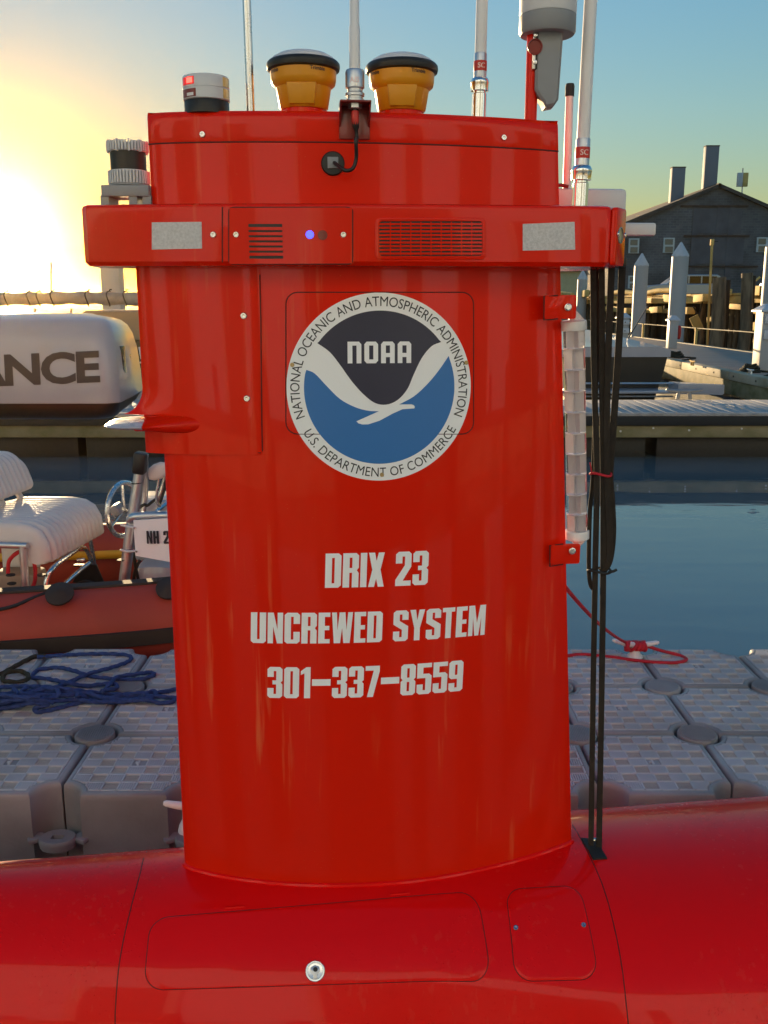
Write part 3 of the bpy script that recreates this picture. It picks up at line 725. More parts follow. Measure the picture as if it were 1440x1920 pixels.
warp(bms, drape(.0024), 'emblem_letters', VINYLW, emblem)
def ringtext(s, r_base, deg0, deg1, inward, size):
    bm = text2d(s, size, 0.0)
    xs_ = [v.co.x for v in bm.verts]; lo_, hi_ = min(xs_), max(xs_)
    d = drape(.0017)
    def f(x, y):
        a = R(lerp(deg0, deg1, (x - lo_) / (hi_ - lo_))); r = r_base - y if inward else r_base + y
        return d(r * math.cos(a), r * math.sin(a))
    return (bm, f)
warp([ringtext('NATIONAL OCEANIC AND ATMOSPHERIC ADMINISTRATION', .862 * ER, 200, -20, False, .0345),
      ringtext('U.S. DEPARTMENT OF COMMERCE', .957 * ER, 209.5, 331.5, True, .0345)], None, 'ring_lettering', INK, emblem)
for (x, y) in ((548, 684), (874, 680), (716, 890)): screw(x, y, Fmast, .0055, emblem, mat('brass_rivet', (.45, .33, .16), .35, metal=.8), 'rivet', .003, .001)

# white lettering
def lettering(s, bl, tr):
    """baseline-left and top-right in photo pixels"""
    a, b = hit(*bl, Fmast), hit(*tr, Fmast); loops, wd = block_text(s)
    k = (b.x - a.x) / (wd + .06); h = b.z - a.z
    bms = [(fill2d([[(px * k, py * h) for px, py in lp] for lp in gl], .025), None) for gl in loops]
    return warp(bms, drape(.0012, a.x, a.z), 'lettering', VINYLW, vessel)
lettering('DRIX 23', (609, 1102), (806, 1032))
lettering('UNCREWED SYSTEM', (470, 1205), (913, 1133))
lettering('301-337-8559', (501, 1308), (871, 1237))

# ---- things on the mast top
def cd(px): return 2.532 + .105 * (px - 720) / 740
def topz(): return 2.512
def base_on_top(px, py, dd=0.0):
    w = P(px, py, cd(px) + dd); return Vector((w.x, w.y, topz()))
def whip(px, rad, length, coll, parent_name='whip_antenna', pos=None, lean=(0, 0)):
    pos = pos if pos is not None else base_on_top(px, 210)
    a = thing_part(parent_name)
    return a
# bow light with red lamp
B = base_on_top(388, 208)
nl = MB().lathe(B, [(.0545, 0), (.0545, .028), (.053, .030)], 32).build('navigation_light', BLACK, vessel)
MB().lathe(B, [(.053, .030), (.0565, .032), (.0565, .056), (.0555, .057), (.0565, .058), (.0565, .082), (.054, .086), (.03, .090), (.001, .091)], 32).build('light_housing', LGREY, nl)
def arcpatch(c, r, a0, a1, z0, z1, nseg=6):
    c = Vector(c); rows = []
    for rr in (r,):
        for z in (z0, z1): rows.append([c + Vector((rr * math.sin(R(lerp(a0, a1, k / nseg))), -rr * math.cos(R(lerp(a0, a1, k / nseg))), z)) for k in range(nseg + 1)])
    ob = MB(); ob.grid(rows); inn = [[p + (c + Vector((0, 0, p.z - c.z)) - p).normalized() * .003 for p in r_] for r_ in rows]
    rim = rows[0] + [rows[1][-1]] + rows[1][::-1][1:]; rin = inn[0] + [inn[1][-1]] + inn[1][::-1][1:]
    ob.grid([rim, rin], cu=True); return ob
arcpatch(B, .0578, -60, -20, .062, .079).build('red_lens', LEDRD, nl)
arcpatch(B, .0586, -42, -24, .0645, .077).build('red_lamp', LEDR, nl)
arcpatch(B, .0578, -62, -16, .034, .052).build('dark_label', RED_DK, nl)
arcpatch(B, .0584, -42, -22, .036, .043).build('white_sticker', WHITE, nl)
for z in (.034, .060): arcpatch(B, .0578, 55, 82, z, z + .021).build('side_lens', AMBER, nl)
# satellite receivers
def receiver(px):
    B = base_on_top(px, 210); g = MB().lathe(B, [(.052, 0), (.052, .022), (.050, .024)], 24).build('satellite_receiver', RED, vessel)
    body = MB().lathe(B, [(.056, .016), (.060, .020), (.068, .066), (.078, .074), (.0805, .084), (.0815, .106)], 40).build('receiver_body', YELLOW, g)
    MB().prism([(-.030, .0), (.030, .0), (.036, .048), (-.036, .048)], 0, .012, .003, lambda x, y, z: B + Vector((x, -.052 - z - y * .18, .020 + y))).build('front_panel', YELLOW, g)
    MB().lathe(B, [(.0815, .104), (.0885, .107), (.0905, .114), (.0895, .122), (.085, .127), (.080, .128)], 40).build('dark_rim', GREY if False else BLACK, g)
    MB().lathe(B, [(.080, .126), (.076, .134), (.060, .143), (.040, .1485), (.018, .151), (.001, .1515)], 40).build('dome', LGREY, g)
    for a0, s in ((24, .0145), (-62, .0145)):
        bms = []
        for txt, zz_, sz in (('Trimble', .0945, .0125), ('GNSS', .0865, .0055)):
            if txt == 'GNSS' and a0 < 0: continue
            bm = text2d(txt, sz, 0.0002)
            def f(x, y, zz_=zz_, a0=a0): a = R(a0) + x / .082 - .15; return B + Vector((.0822 * math.sin(a), -.0822 * math.cos(a), zz_ + y))
            if txt == 'Trimble': bms.append((bm, f))
            else: bm.free()
        warp(bms, None, 'maker_print', INK, g)
receiver(570); receiver(753)
# tall thin pole at left
B = base_on_top(470, 205)
MB().cyl(B, B + Vector((-.012, 0, 1.35)), .0105, 14).build('steel_pole', STEEL, vessel)
# low red fairing lump behind the bracket
B = base_on_top(672, 206, .05)
MB().box(B + Vector((0, 0, .006)), (.115, .03, .02), bev=.009).build('rear_lug', mat('orange_lug', (.6, .12, .03), .4), vessel)
# AIS whip on a front bracket
l0 = hit(664, 225, Fcap); lb_ = hit(664, 262, Fcap)
zt = toL(P(664, 187, cd(664) - .14)).z
br = MB(V)
x0, x1 = l0.x - .036, l0.x + .036; yb = l0.y
br.box((l0.x, yb - .006, (zt + lb_.z) / 2), (.074, .006, zt - lb_.z), bev=.002)
br.box((l0.x, yb - .032, zt - .002), (.074, .056, .005), bev=.002)
for sx in (-.035, .035): br.prism([(yb - .006, zt), (yb - .056, zt), (yb - .006, zt - .055)], 0, .004, 0, lambda x, y, z, sx=sx: (l0.x + sx - .002 + z, x, y))
bracket = br.build('antenna_bracket', RED_DK, vessel)
AB = V((l0.x, yb - .032, zt))
MB().lathe(AB, [(.0215, 0), (.0215, .006), (.019, .007), (.019, .012), (.0225, .013), (.0225, .019), (.018, .022), (.018, .028), (.0225, .031), (.0225, .066), (.020, .071), (.0135, .072)], 6 * 4).build('antenna_connector', ALU, bracket)
bm = text2d('AIS', .017, 0.0003)
warp([(bm, lambda x, y: AB + Vector((.0228 * math.sin((x - .012) / .0226), -.0228 * math.cos((x - .012) / .0226), .040 + y)))], None, 'connector_print', mat('faded_print', (.8, .55, .55), .5), bracket)
MB().lathe(AB, [(.0128, .07), (.0128, .165), (.0112, .168), (.0106, 1.3), (.008, 1.31)], 16).build('whip_antenna', WHITE, bracket)
MB().lathe(AB - Vector((0, 0, .004)), [(.017, 0), (.017, -.010), (.010, -.012)], 6).build('hex_nut', ALU, bracket)
cpath = smooth_path([V((l0.x, yb - .032, zt - .014)), V((l0.x, yb - .034, zt - .04)), V((l0.x + .004, yb - .03, zt - .085)), P(667, 262, 2.36), P(668, 295, 2.375), P(662, 315, 2.375), P(650, 320, 2.38), P(640, 315, 2.385), V(hit(626, 306, Fmast) + Vector((0, -.010, 0)))], 6)
MB().tube(cpath, [.0085 if i < 9 else .0045 for i in range(len(cpath))], 10).build('antenna_cable', BLACK, bracket)
MB().tube(cpath[1:9], [.0078, .0088, .0092, .0092, .0092, .009, .0085, .0075], 12).build('cable_boot', INKR, bracket)
l = hit(624, 307, Fmast); n = nrm(l, Fmast)
gl = MB(V).lathe(l, [(.0285, -.003), (.0285, .005), (.026, .008), (.001, .009)], 28, n).build('cable_gland', BLACK, mast)
MB(V).box(l + n * .010 + Vector((0, 0, .001)), (.026, .006, .026), bev=.001).build('square_plug', GREY, gl)
# right-hand whips
def ferrule_whip(B, s, tall, parent, name='whip_antenna', lean=0.0):
    up = Vector((lean, 0, 1)).normalized(); k = s
    w = MB().lathe(B, [(.034 * k, 0), (.034 * k, .005), (.0205 * k, .006), (.0205 * k, .072 * k), (.018 * k, .074 * k), (.018 * k, .078 * k), (.0255 * k, .080 * k), (.0255 * k, .098 * k), (.0265 * k, .100 * k), (.0265 * k, .106 * k), (.022 * k, .114 * k), (.0175 * k, .116 * k)], 28, up).build(name, CHROME, parent)
    MB().lathe(B, [(.0185 * k, .115 * k), (.0185 * k, .125 * k), (.0183 * k, .126 * k), (.0183 * k, .178 * k), (.0175 * k, .180 * k)], 24, up).build('ferrule', ALU, w)
    MB().lathe(B, [(.0187 * k, .132 * k), (.0190 * k, .133 * k), (.0190 * k, .158 * k), (.0187 * k, .159 * k)], 24, up).build('red_sleeve', INKR, w)
    q = Vector((0, 0, 1)).rotation_difference(up); bm = text2d('SC', .019 * k, .0003)
    warp([(bm, lambda x, y: B + q @ Vector((.0193 * k * math.sin(x / (.019 * k) - .5), -.0193 * k * math.cos(x / (.019 * k) - .5), .139 * k + y)))], None, 'sleeve_print', mat('print_pale', (.8, .6, .55), .5), w)
    MB().lathe(B, [(.0165 * k, .178 * k), (.0160 * k, .5), (.0148 * k, tall), (.008, tall + .005)], 20, up).build('fibreglass_rod', WHITE, w)
ferrule_whip(base_on_top(898, 214), .88, 1.5, vessel, lean=.008)
wr = P(1087, 378, 2.60); ferrule_whip(Vector((wr.x, wr.y, 2.293)), 1.02, 1.7, vessel, lean=.012)
# short white mast with a black tip
a = P(1063, 352, 2.72); b = P(1068, 178, 2.72)
sm = MB().cyl(a - Vector((0, 0, .06)), b, .0115, 14, .0105).build('short_antenna', PINK, vessel)
MB().lathe(b - Vector((0, 0, .004)), [(.0125, 0), (.0125, .026), (.0105, .032), (.001, .034)], 14).build('black_tip', RUBBER, sm)
MB().tube([P(1040, 348, 2.70), P(1052, 347, 2.70), P(1066, 350, 2.695)], .005, 8).build('short_cable', RED_DK, sm)
# satellite phone dome on a red pole, grey arm below
B = base_on_top(995, 220)
pole = MB().cyl(B, B + Vector((0, 0, .42)), .0155, 16).build('red_pole', RED, vessel)
D = P(1027, 30, cd(1000)); S = 1 / 742.0 * 2.42 / 2.40
DC = Vector((D.x, D.y, D.z))
dome = MB().lathe(DC, [(.0695, 0), (.0705, .004), (.0705, .30), (.066, .33), (.05, .35), (.001, .36)], 36).build('dome_antenna', LGREY, vessel)
zc0 = P(1027, 62, cd(1000)).z - DC.z
MB().lathe(DC, [(.0702, -.001), (.0702, zc0), (.066, zc0 - .006), (.040, zc0 - .006), (.036, -.001)], 36).build('grey_collar', GREY, dome)
zl = P(1027, 205, cd(1000)).z - DC.z
arm = [(-.034, zc0 + .004), (-.034, zc0 - .135), (-.026, zc0 - .150), (-.012, zl + .012), (-.006, zl), (.016, zl + .004), (.026, zl + .018), (.032, zc0 - .01), (.034, zc0 + .004)]
AX = .004
MB().prism(arm, -.03, .03, .006, lambda x, y, z: DC + Vector((x + AX, z, y))).build('grey_arm', GREY, dome)
hx = P(1003, 88, cd(1000) - .03); MB().lathe(hx + Vector((0, .0, 0)), [(.019, 0), (.019, .0035), (.0165, .004), (.015, .0005), (.001, .0008)], 18, (0, -1, 0)).build('arm_socket', RED_DK, dome)
for dx in (-.0325, -.0265):
    MB().box(DC + Vector((AX + dx - .006, -.018, zc0 - .045)), (.008, .02, .09), bev=.002).build('clamp', BLACK if dx > -.03 else STEEL, dome)
for z in (-.012, -.075): MB().lathe(DC + Vector((AX - .037, -.030, zc0 + z)), [(.005, 0), (.005, .005), (.001, .006)], 10, (0, -1, 0)).build('bolt', STEEL, dome)
# laser scanner on its bracket at the left
L0 = P(243, 350, 2.50)
lid = MB().lathe(L0, [(.050, 0), (.050, .006), (.040, .008)], 32).build('laser_scanner', GREY, vessel)
fl = MB()
for k in range(40):
    a = 2 * PI * k / 40; rot = Matrix.Rotation(a, 3, 'Z')
    fl.box(L0 + rot @ Vector((.046, 0, .020)), (.011, .0042, .030), rot); fl.box(L0 + rot @ Vector((.046, 0, .093)), (.011, .0042, .022 if k % 4 else .028), rot)
fl.lathe(L0, [(.044, .004), (.044, .037), (.043, .038)], 32).lathe(L0, [(.042, .08), (.044, .081), (.044, .100), (.040, .101)], 32)
fl.build('cooling_fins', LGREY, lid)
MB().lathe(L0, [(.0438, .037), (.0438, .081)], 32).build('scan_window', BLACK, lid)
bk = MB()
z1 = L0.z - .002; z0b = P(243, 376, 2.5).z
bk.box((L0.x + .0, L0.y, (z1 + z0b) / 2 + .003), (.118, .10, z1 - z0b - .004), bev=.003)
for dx in (-.052, .018, .052): bk.box((L0.x + dx, L0.y, z0b - .022), (.020, .09, .06))
bk.build('scanner_bracket', GREY, lid)

cc = P(352, 1512, 2.80)
MB().tube([cc + Vector((x, 0, z)) for x, z in ((-.078, .012), (-.07, .011), (-.03, .003), (0, 0), (.03, .003), (.078, .012))], [.006, .010, .013, .014, .013, .006], 12).lathe(cc - Vector((0, 0, .085)), [(.035, 0), (.03, .02), (.02, .04), (.018, .085)], 16).build('deck_cleat', WHITE, vessel)

# clear radar reflector tube with two red brackets
def tabs(c0, c1, y0, name):
    """red flag bracket: flat tab held out from the trailing edge"""
    p0 = toL(P(c0[0], c0[1], y0)); p1 = toL(P(c1[0], c1[1], y0))
    o = MB(V).prism(rrect(p0.x, p1.z, p1.x, p0.z, .006), 0, .008, .001, lambda x, y, z: (x, p0.y - z, y)).build('tube_bracket', RED, vessel)
    return o, p0.y
t1, yy = tabs((1021, 553), (1080, 598), 2.52, 'tube_bracket'); t2, _ = tabs((1032, 1020), (1087, 1057), 2.545, 'tube_bracket')
for t_, (x, y), d in ((t1, (1065, 576), 2.52), (t2, (1073, 1033), 2.545)):
    c = P(x, y, d - .009); MB().lathe(c, [(.0095, 0), (.0095, .002), (.007, .003), (.0065, .005), (.001, .005)], 14, V((0, -1, 0)) - V((0, 0, 0))).build('bolt', STEEL, t_)
for t_, pts, d in ((t1, [(1046, 554), (1020, 556), (1020, 600), (1046, 598)], 2.515), (t2, [(1056, 1020), (1031, 1023), (1031, 1062), (1056, 1058)], 2.54)):
    MB().tube([P(x, y, d) for x, y in pts], .0022, 6).build('bracket_seam', SEAL, t_)
ta, tb = P(1076, 612, 2.575), P(1082, 1000, 2.60)
axis = (ta - tb); TL_ = axis.length; axis.normalize()
tube = MB().lathe(tb, [(.0285, -.004), (.0285, TL_ + .004)], 32, axis, caps=False).build('radar_reflector_tube', CLEAR, vessel)
for c, sgn in ((ta, 1), (tb, -1)):
    MB().lathe(c, [(.033, -.010), (.034, -.008), (.034, .014), (.031, .016), (.014, .018), (.012, .03)] if sgn > 0 else [(.033, .010), (.034, .008), (.034, -.014), (.031, -.016), (.014, -.018), (.012, -.03)], 28, axis).build('tube_end', WHITE, tube)
    MB().prism([(-.006, 0), (.030, 0), (-.004, .036)], -.006, .006, .001, lambda x, y, z, c=c, sgn=sgn: c + Vector((x, z, sgn * (.014 + y)))).build('tube_lug', WHITE, tube)
nc = 10
qx = Vector((0, 0, 1)).rotation_difference(axis)
for k in range(nc):
    h0, h1 = TL_ * k / nc, TL_ * (k + 1) / nc; base = R(20 if k % 2 else 65)
    cell = MB()
    for a in (0, PI / 2):
        d = qx @ Vector((math.cos(base + a), math.sin(base + a), 0)); nn = qx @ Vector((-math.sin(base + a), math.cos(base + a), 0))
        cs = [tb + axis * hz + d * s_ + nn * e for e in (-.0006, .0006) for s_, hz in ((-.022, h0 + .002), (.022, h0 + .002), (.022, h1 - .002), (-.022, h1 - .002))]
        cell.add(cs, [(0, 1, 2, 3), (7, 6, 5, 4), (0, 4, 5, 1), (1, 5, 6, 2), (2, 6, 7, 3), (3, 7, 4, 0)])
    cell.lathe(tb + axis * (h1 - .0012), [(.0245, 0), (.0245, .0014)], 24, axis)
    cell.build('reflector_plate', FOIL, tube)

# ================================================================== webbing sling hanging from the wing to the hull
plate_l = hit(1116, 1590, Fhull); sling = thing('lifting_sling', 'dark brown webbing straps hanging from the wing end down to the black hull plate', 'sling', V(plate_l))
WD = Vector((1, 0, 0)); dS = 2.60
def sp_path(pts, d0=dS, d1=None):
    n = len(pts); d1 = V(plate_l).y if d1 is None else d1
    return smooth_path([P(x, y, lerp(d0, d1, max(0, (y - 500) / 1100.0)) + off) for x, y, off in pts], 6)
for pts, w in (([(1112, 496, 0), (1114, 700, 0), (1119, 885, 0), (1116, 1070, 0), (1112, 1300, 0), (1108, 1585, 0)], .016),
               ([(1128, 496, .012), (1129, 700, .01), (1131, 888, .008), (1131, 1075, .006), (1128, 1300, .004), (1123, 1590, .0)], .017),
               ([(1147, 496, .006), (1142, 620, .006), (1138, 760, .006), (1138, 885, .006), (1141, 960, .004), (1143, 1030, .004), (1137, 1062, .004), (1126, 1072, .004)], .018),
               ([(1167, 496, .02), (1160, 650, .018), (1150, 800, .014), (1144, 885, .012), (1147, 940, .01), (1149, 1000, .01), (1143, 1050, .008), (1130, 1073, .008)], .019),
               ([(1121, 496, .026), (1118, 700, .02), (1112, 890, .014), (1106, 960, .012), (1104, 1060, .012), (1107, 1095, .012), (1113, 1105, .012)], .012)):
    MB().strap(sp_path(pts), w, .005, WD).build('strap', WEB, sling)
for y, m, xx0, xx1, nm in ((889, CORDR, 1108, 1147, 'red_tie'), (1071, RUBBER, 1103, 1146, 'black_tie')):
    d = lerp(dS, V(plate_l).y, (y - 500) / 1100.0); c0, c1 = P(xx0, y, d), P(xx1, y, d); cc = (c0 + c1) / 2; rx = (c1 - c0).length / 2
    MB().tube([cc + Vector((rx * math.cos(a), .024 * math.sin(a) + .008, .004 * math.sin(2 * a))) for a in [2 * PI * k / 20 for k in range(20)]], .0036, 8, closed=True).build(nm, m, sling)
    MB().tube([c1 - Vector((.012, .012, 0)), c1 + Vector((.004, -.014, .004)), c1 + Vector((.012, -.012, .008))] if m is RUBBER else [c0 + Vector((0, -.01, 0)), c0 + Vector((-.004, -.015, .02)), c0 + Vector((-.007, -.012, .035))], .004 if m is RUBBER else .0018, 8).build('tie_end', m, sling)
pk = [hit(x, y, Fhull) for x, y in ((1090, 1574), (1116, 1576), (1138, 1611), (1112, 1613))]
MB(V).loft([[p + nrm(p, Fhull) * -.002 for p in pk], [p + nrm(p, Fhull) * .006 for p in pk]]).build('hull_plate', RUBBER, sling)
x_ = V(hit(1116, 1590, Fhull))
MB().tube([x_ + Vector((-.02, .012, .02)), x_ + Vector((.02, .012, .02))], .006, 8).build('plate_pin', STEEL, sling)

# ================================================================== FLOATING CUBE DOCK
DZ = .32; DX0, DY0 = -1.2, 3.15
dock = thing('floating_dock', 'grey modular dock of ribbed plastic float cubes beyond the red vessel', 'dock', (0, 3.9, 0))
def floatpoly(d=0.0, rr=.087, gap=.004):
    a = .25 - gap; r = rr + d; q = math.asin(d / r); pts = []
    for cx, cy, s0 in ((a, a, 0), (-a, a, 90), (-a, -a, 180), (a, -a, 270)):
        for k in range(9):
            t = R(s0 + 270) - q + (-(PI / 2) + 2 * q) * k / 8
            pts.append((cx + r * math.cos(t), cy + r * math.sin(t)))
    return pts
fb = MB()
prof = [(0.012, -.42), (0, -.40), (0, -.03), (.002, -.012), (.007, -.005), (.013, -.001), (.018, -.0004), (.023, -.001), (.026, -.006)]
fb.loft([[(x, y, z) for x, y in floatpoly(ins)] for ins, z in prof])
FL_ME = fb.mesh('float_cube', FLOATM, 50)
# raised tread: 7 x 7 cells, ribs running one way then the other, plus the flat borders between cells
dk_ = []; tr = MB(); cells = 7; ext = .216; cs = 2 * ext / cells; zt0, zt1 = -.006, .0005
def inside(x, y): return all(math.hypot(x - sx * .246, y - sy * .246) > .112 for sx in (-1, 1) for sy in (-1, 1))
def lowbar(x0, y0, x1, y1): bar(x0, y0, x1, y1, -.0030)
def bar(x0, y0, x1, y1, zt1=zt1):
    tr.add([(x0, y0, zt0), (x1, y0, zt0), (x1, y1, zt0), (x0, y1, zt0), (x0 + .0006, y0 + .0006, zt1), (x1 - .0006, y0 + .0006, zt1), (x1 - .0006, y1 - .0006, zt1), (x0 + .0006, y1 - .0006, zt1)],
           [(4, 5, 6, 7), (0, 1, 5, 4), (1, 2, 6, 5), (2, 3, 7, 6), (3, 0, 4, 7)])
def clip(x0, y0, x1, y1, fn):
    """keep only the stretch of the bar that lies inside the float's rounded outline"""
    along_y = (y1 - y0) > (x1 - x0); n = 12; ok = []
    for k in range(n + 1):
        t = k / n; px_, py_ = ((x0 + x1) / 2, lerp(y0, y1, t)) if along_y else (lerp(x0, x1, t), (y0 + y1) / 2)
        ok.append(inside(px_, py_))
    if not any(ok): return
    a = ok.index(True) / n; b_ = 1 - ok[::-1].index(True) / n
    if b_ - a < .12: return
    if along_y: fn(x0, lerp(y0, y1, a), x1, lerp(y0, y1, b_))
    else: fn(lerp(x0, x1, a), y0, lerp(x0, x1, b_), y1)
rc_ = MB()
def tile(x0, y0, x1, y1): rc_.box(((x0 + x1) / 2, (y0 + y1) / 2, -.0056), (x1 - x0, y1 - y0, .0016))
for i in range(cells):
    for j in range(cells):
        x0, y0 = -ext + i * cs, -ext + j * cs; dark = not (i + j) % 2
        if i == 3 and j == 3:
            bar(x0 + .022, y0 + .012, x0 + .030, y0 + .046); bar(x0 + .014, y0 + .030, x0 + .022, y0 + .038); continue
        nr = 6; b = .0045; w_ = (cs - 2 * b) / nr
        for k in range(nr):
            t0 = b + w_ * k
            if dark:
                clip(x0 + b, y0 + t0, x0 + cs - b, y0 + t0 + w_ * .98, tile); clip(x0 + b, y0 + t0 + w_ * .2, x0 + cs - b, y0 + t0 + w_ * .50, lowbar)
            else: clip(x0 + t0 + w_ * .15, y0 + b, x0 + t0 + w_ * .80, y0 + cs - b, bar)
for i in range(cells + 1):
    g = -ext + i * cs
    for j in range(cells):
        h = -ext + j * cs
        clip(g - .0035, h + .0036, g + .0035, h + cs - .0036, bar); clip(h + .0036, g - .0035, h + cs - .0036, g + .0035, bar)
RC_ME = rc_.mesh('tread_recess', mat('shaded_recess', (0.088, 0.086, 0.092), .8, spec=.15, var=.45, vscale=5, world_=True))  # shade in the rib gaps painted in as darker tiles
TR_ME = tr.mesh('tread', TREAD, 20)
pn = MB(); pn.lathe((0, 0, 0), [(.081, -.05), (.081, -.005), (.078, .000), (.073, .001), (.001, .001)], 32)
for k in range(-7, 8):
    x = k * .0092; hl = math.sqrt(max(0, .072 ** 2 - x * x))
    if hl > .01: pn.box((x, 0, .002), (.0048, 2 * hl, .007))
for s in (1, -1): pn.box((.0, s * .074, .001), (.022, .012, .006))
PN_ME = pn.mesh('coupling_pin', FLOATM, 40)
# coupling lug at half height in the corner recess
lg = MB()
def lugpoly(r): return [(r * 1.15 * math.cos(2 * PI * k / 16), r * .9 * math.sin(2 * PI * k / 16)) for k in range(16)]
ou, inn = lugpoly(.060), [(.022 * max(-1, min(1, 1.5 * math.cos(2 * PI * k / 16))), .014 * max(-1, min(1, 1.5 * math.sin(2 * PI * k / 16)))) for k in range(16)]
lg.grid([[(x, y, 0) for x, y in inn], [(x, y, .016) for x, y in inn], [(x * .92, y * .92, .018) for x, y in ou], [(x, y, .012) for x, y in ou], [(x, y, 0) for x, y in ou], [(x * .95, y * .95, -.020) for x, y in ou]], cu=True)
lg.box((-.085, .012, .004), (.06, .05, .018), Matrix.Rotation(R(25), 3, 'Z'), .004); lg.box((.085, .012, .004), (.06, .05, .018), Matrix.Rotation(R(-25), 3, 'Z'), .004)
LG_ME = lg.mesh('coupling_lug', FLOATM, 45)
def put(me, name, loc, parent, rz=0):
    o = bpy.data.objects.new(name, me); COL.objects.link(o); o.parent = parent; o.location = loc; o.rotation_euler = (0, 0, rz); return o
for j in range(3):
    for i in range(-5, 11):
        cx = DX0 + .5 * i + .25; cy = DY0 + .5 * j + .25
        f = put(FL_ME, 'float_cube', (cx, cy - 3.9, DZ + random.uniform(-.002, .002)), dock)
        f.rotation_euler = (random.uniform(-.004, .004), random.uniform(-.004, .004), 0)
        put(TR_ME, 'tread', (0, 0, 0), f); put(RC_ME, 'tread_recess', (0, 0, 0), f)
for j in range(0, 4):
    for i in range(-4, 11):
        loc = (DX0 + .5 * i, DY0 + .5 * j - 3.9, DZ)
        if j in (1, 2): put(PN_ME, 'coupling_pin', loc, dock, R(random.uniform(-40, 40)))
        if j == 0: put(LG_ME, 'coupling_lug', (loc[0], loc[1] + .004, DZ - .19), dock)
# cleats on the dock
def dock_cleat(c, rz, L=.115):
    m = MB(); M = Matrix.Rotation(rz, 3, 'Z'); c = Vector(c)
    m.lathe(c, [(.040, 0), (.040, .008), (.026, .022), (.020, .050), (.024, .062), (.001, .066)], 20)
    m.tube([c + M @ Vector((x, 0, z)) for x, z in ((-L, .085), (-L * .9, .082), (-L * .4, .068), (0, .064), (L * .4, .068), (L * .9, .082), (L, .085))], [.006, .011, .014, .016, .014, .011, .006], 12)
    o = link('cleat', m.mesh('cleat', WHITE, 45)); o.parent = dock; o.matrix_parent_inverse = Matrix.Translation((0, -3.9, 0)); return o
CL = G(1190, 1232, DZ); dock_cleat(CL, R(-8))

# red line made fast to the cleat
rl = thing('mooring_line', 'thin red mooring line wound on the white dock cleat', 'rope', CL)
z_ = DZ + .006
eye = V((.40, half(.40, 1.45) + .012, 1.45)); q1 = P(1172, 1204, CL.y)
pts = [eye.lerp(q1, t) - Vector((0, 0, .05 * 4 * t * (1 - t))) for t in (0, .15, .3, .45, .6, .75, .9, 1)]
MB().tube([eye + Vector((0, -.012, .02)), eye + Vector((0, .012, .012)), eye + Vector((0, .012, -.012)), eye + Vector((0, -.012, -.02))], .005, 8).build('pad_eye', STEEL, vessel)
MB().tube(smooth_path(pts, 6), .0075, 8).build('standing_line', CORDR, rl)
turns = []
for k in range(90):
    t = k / 89; a = t * 2 * PI * 9; xx = .048 * math.sin(a * .31 + .4); turns.append(CL + Vector((xx, .026 * math.cos(a), .058 + .022 * math.sin(a) * (1 if k % 2 else .8))))
MB().tube(smooth_path(turns, 2), .0085, 8).build('cleat_turns', CORDR, rl)
pts = [P(1203, 1208, CL.y - .02), G(1240, 1220, DZ + .03), G(1272, 1228, z_), G(1287, 1236, z_), G(1272, 1242, z_), G(1235, 1242, z_), G(1190, 1238, z_), G(1140, 1231, z_), G(1090, 1227, z_), G(1050, 1232, z_), G(1000, 1242, z_), G(930, 1250, z_)]
MB().tube(smooth_path(pts, 6), .0085, 8).build('loose_end', CORDR, rl)

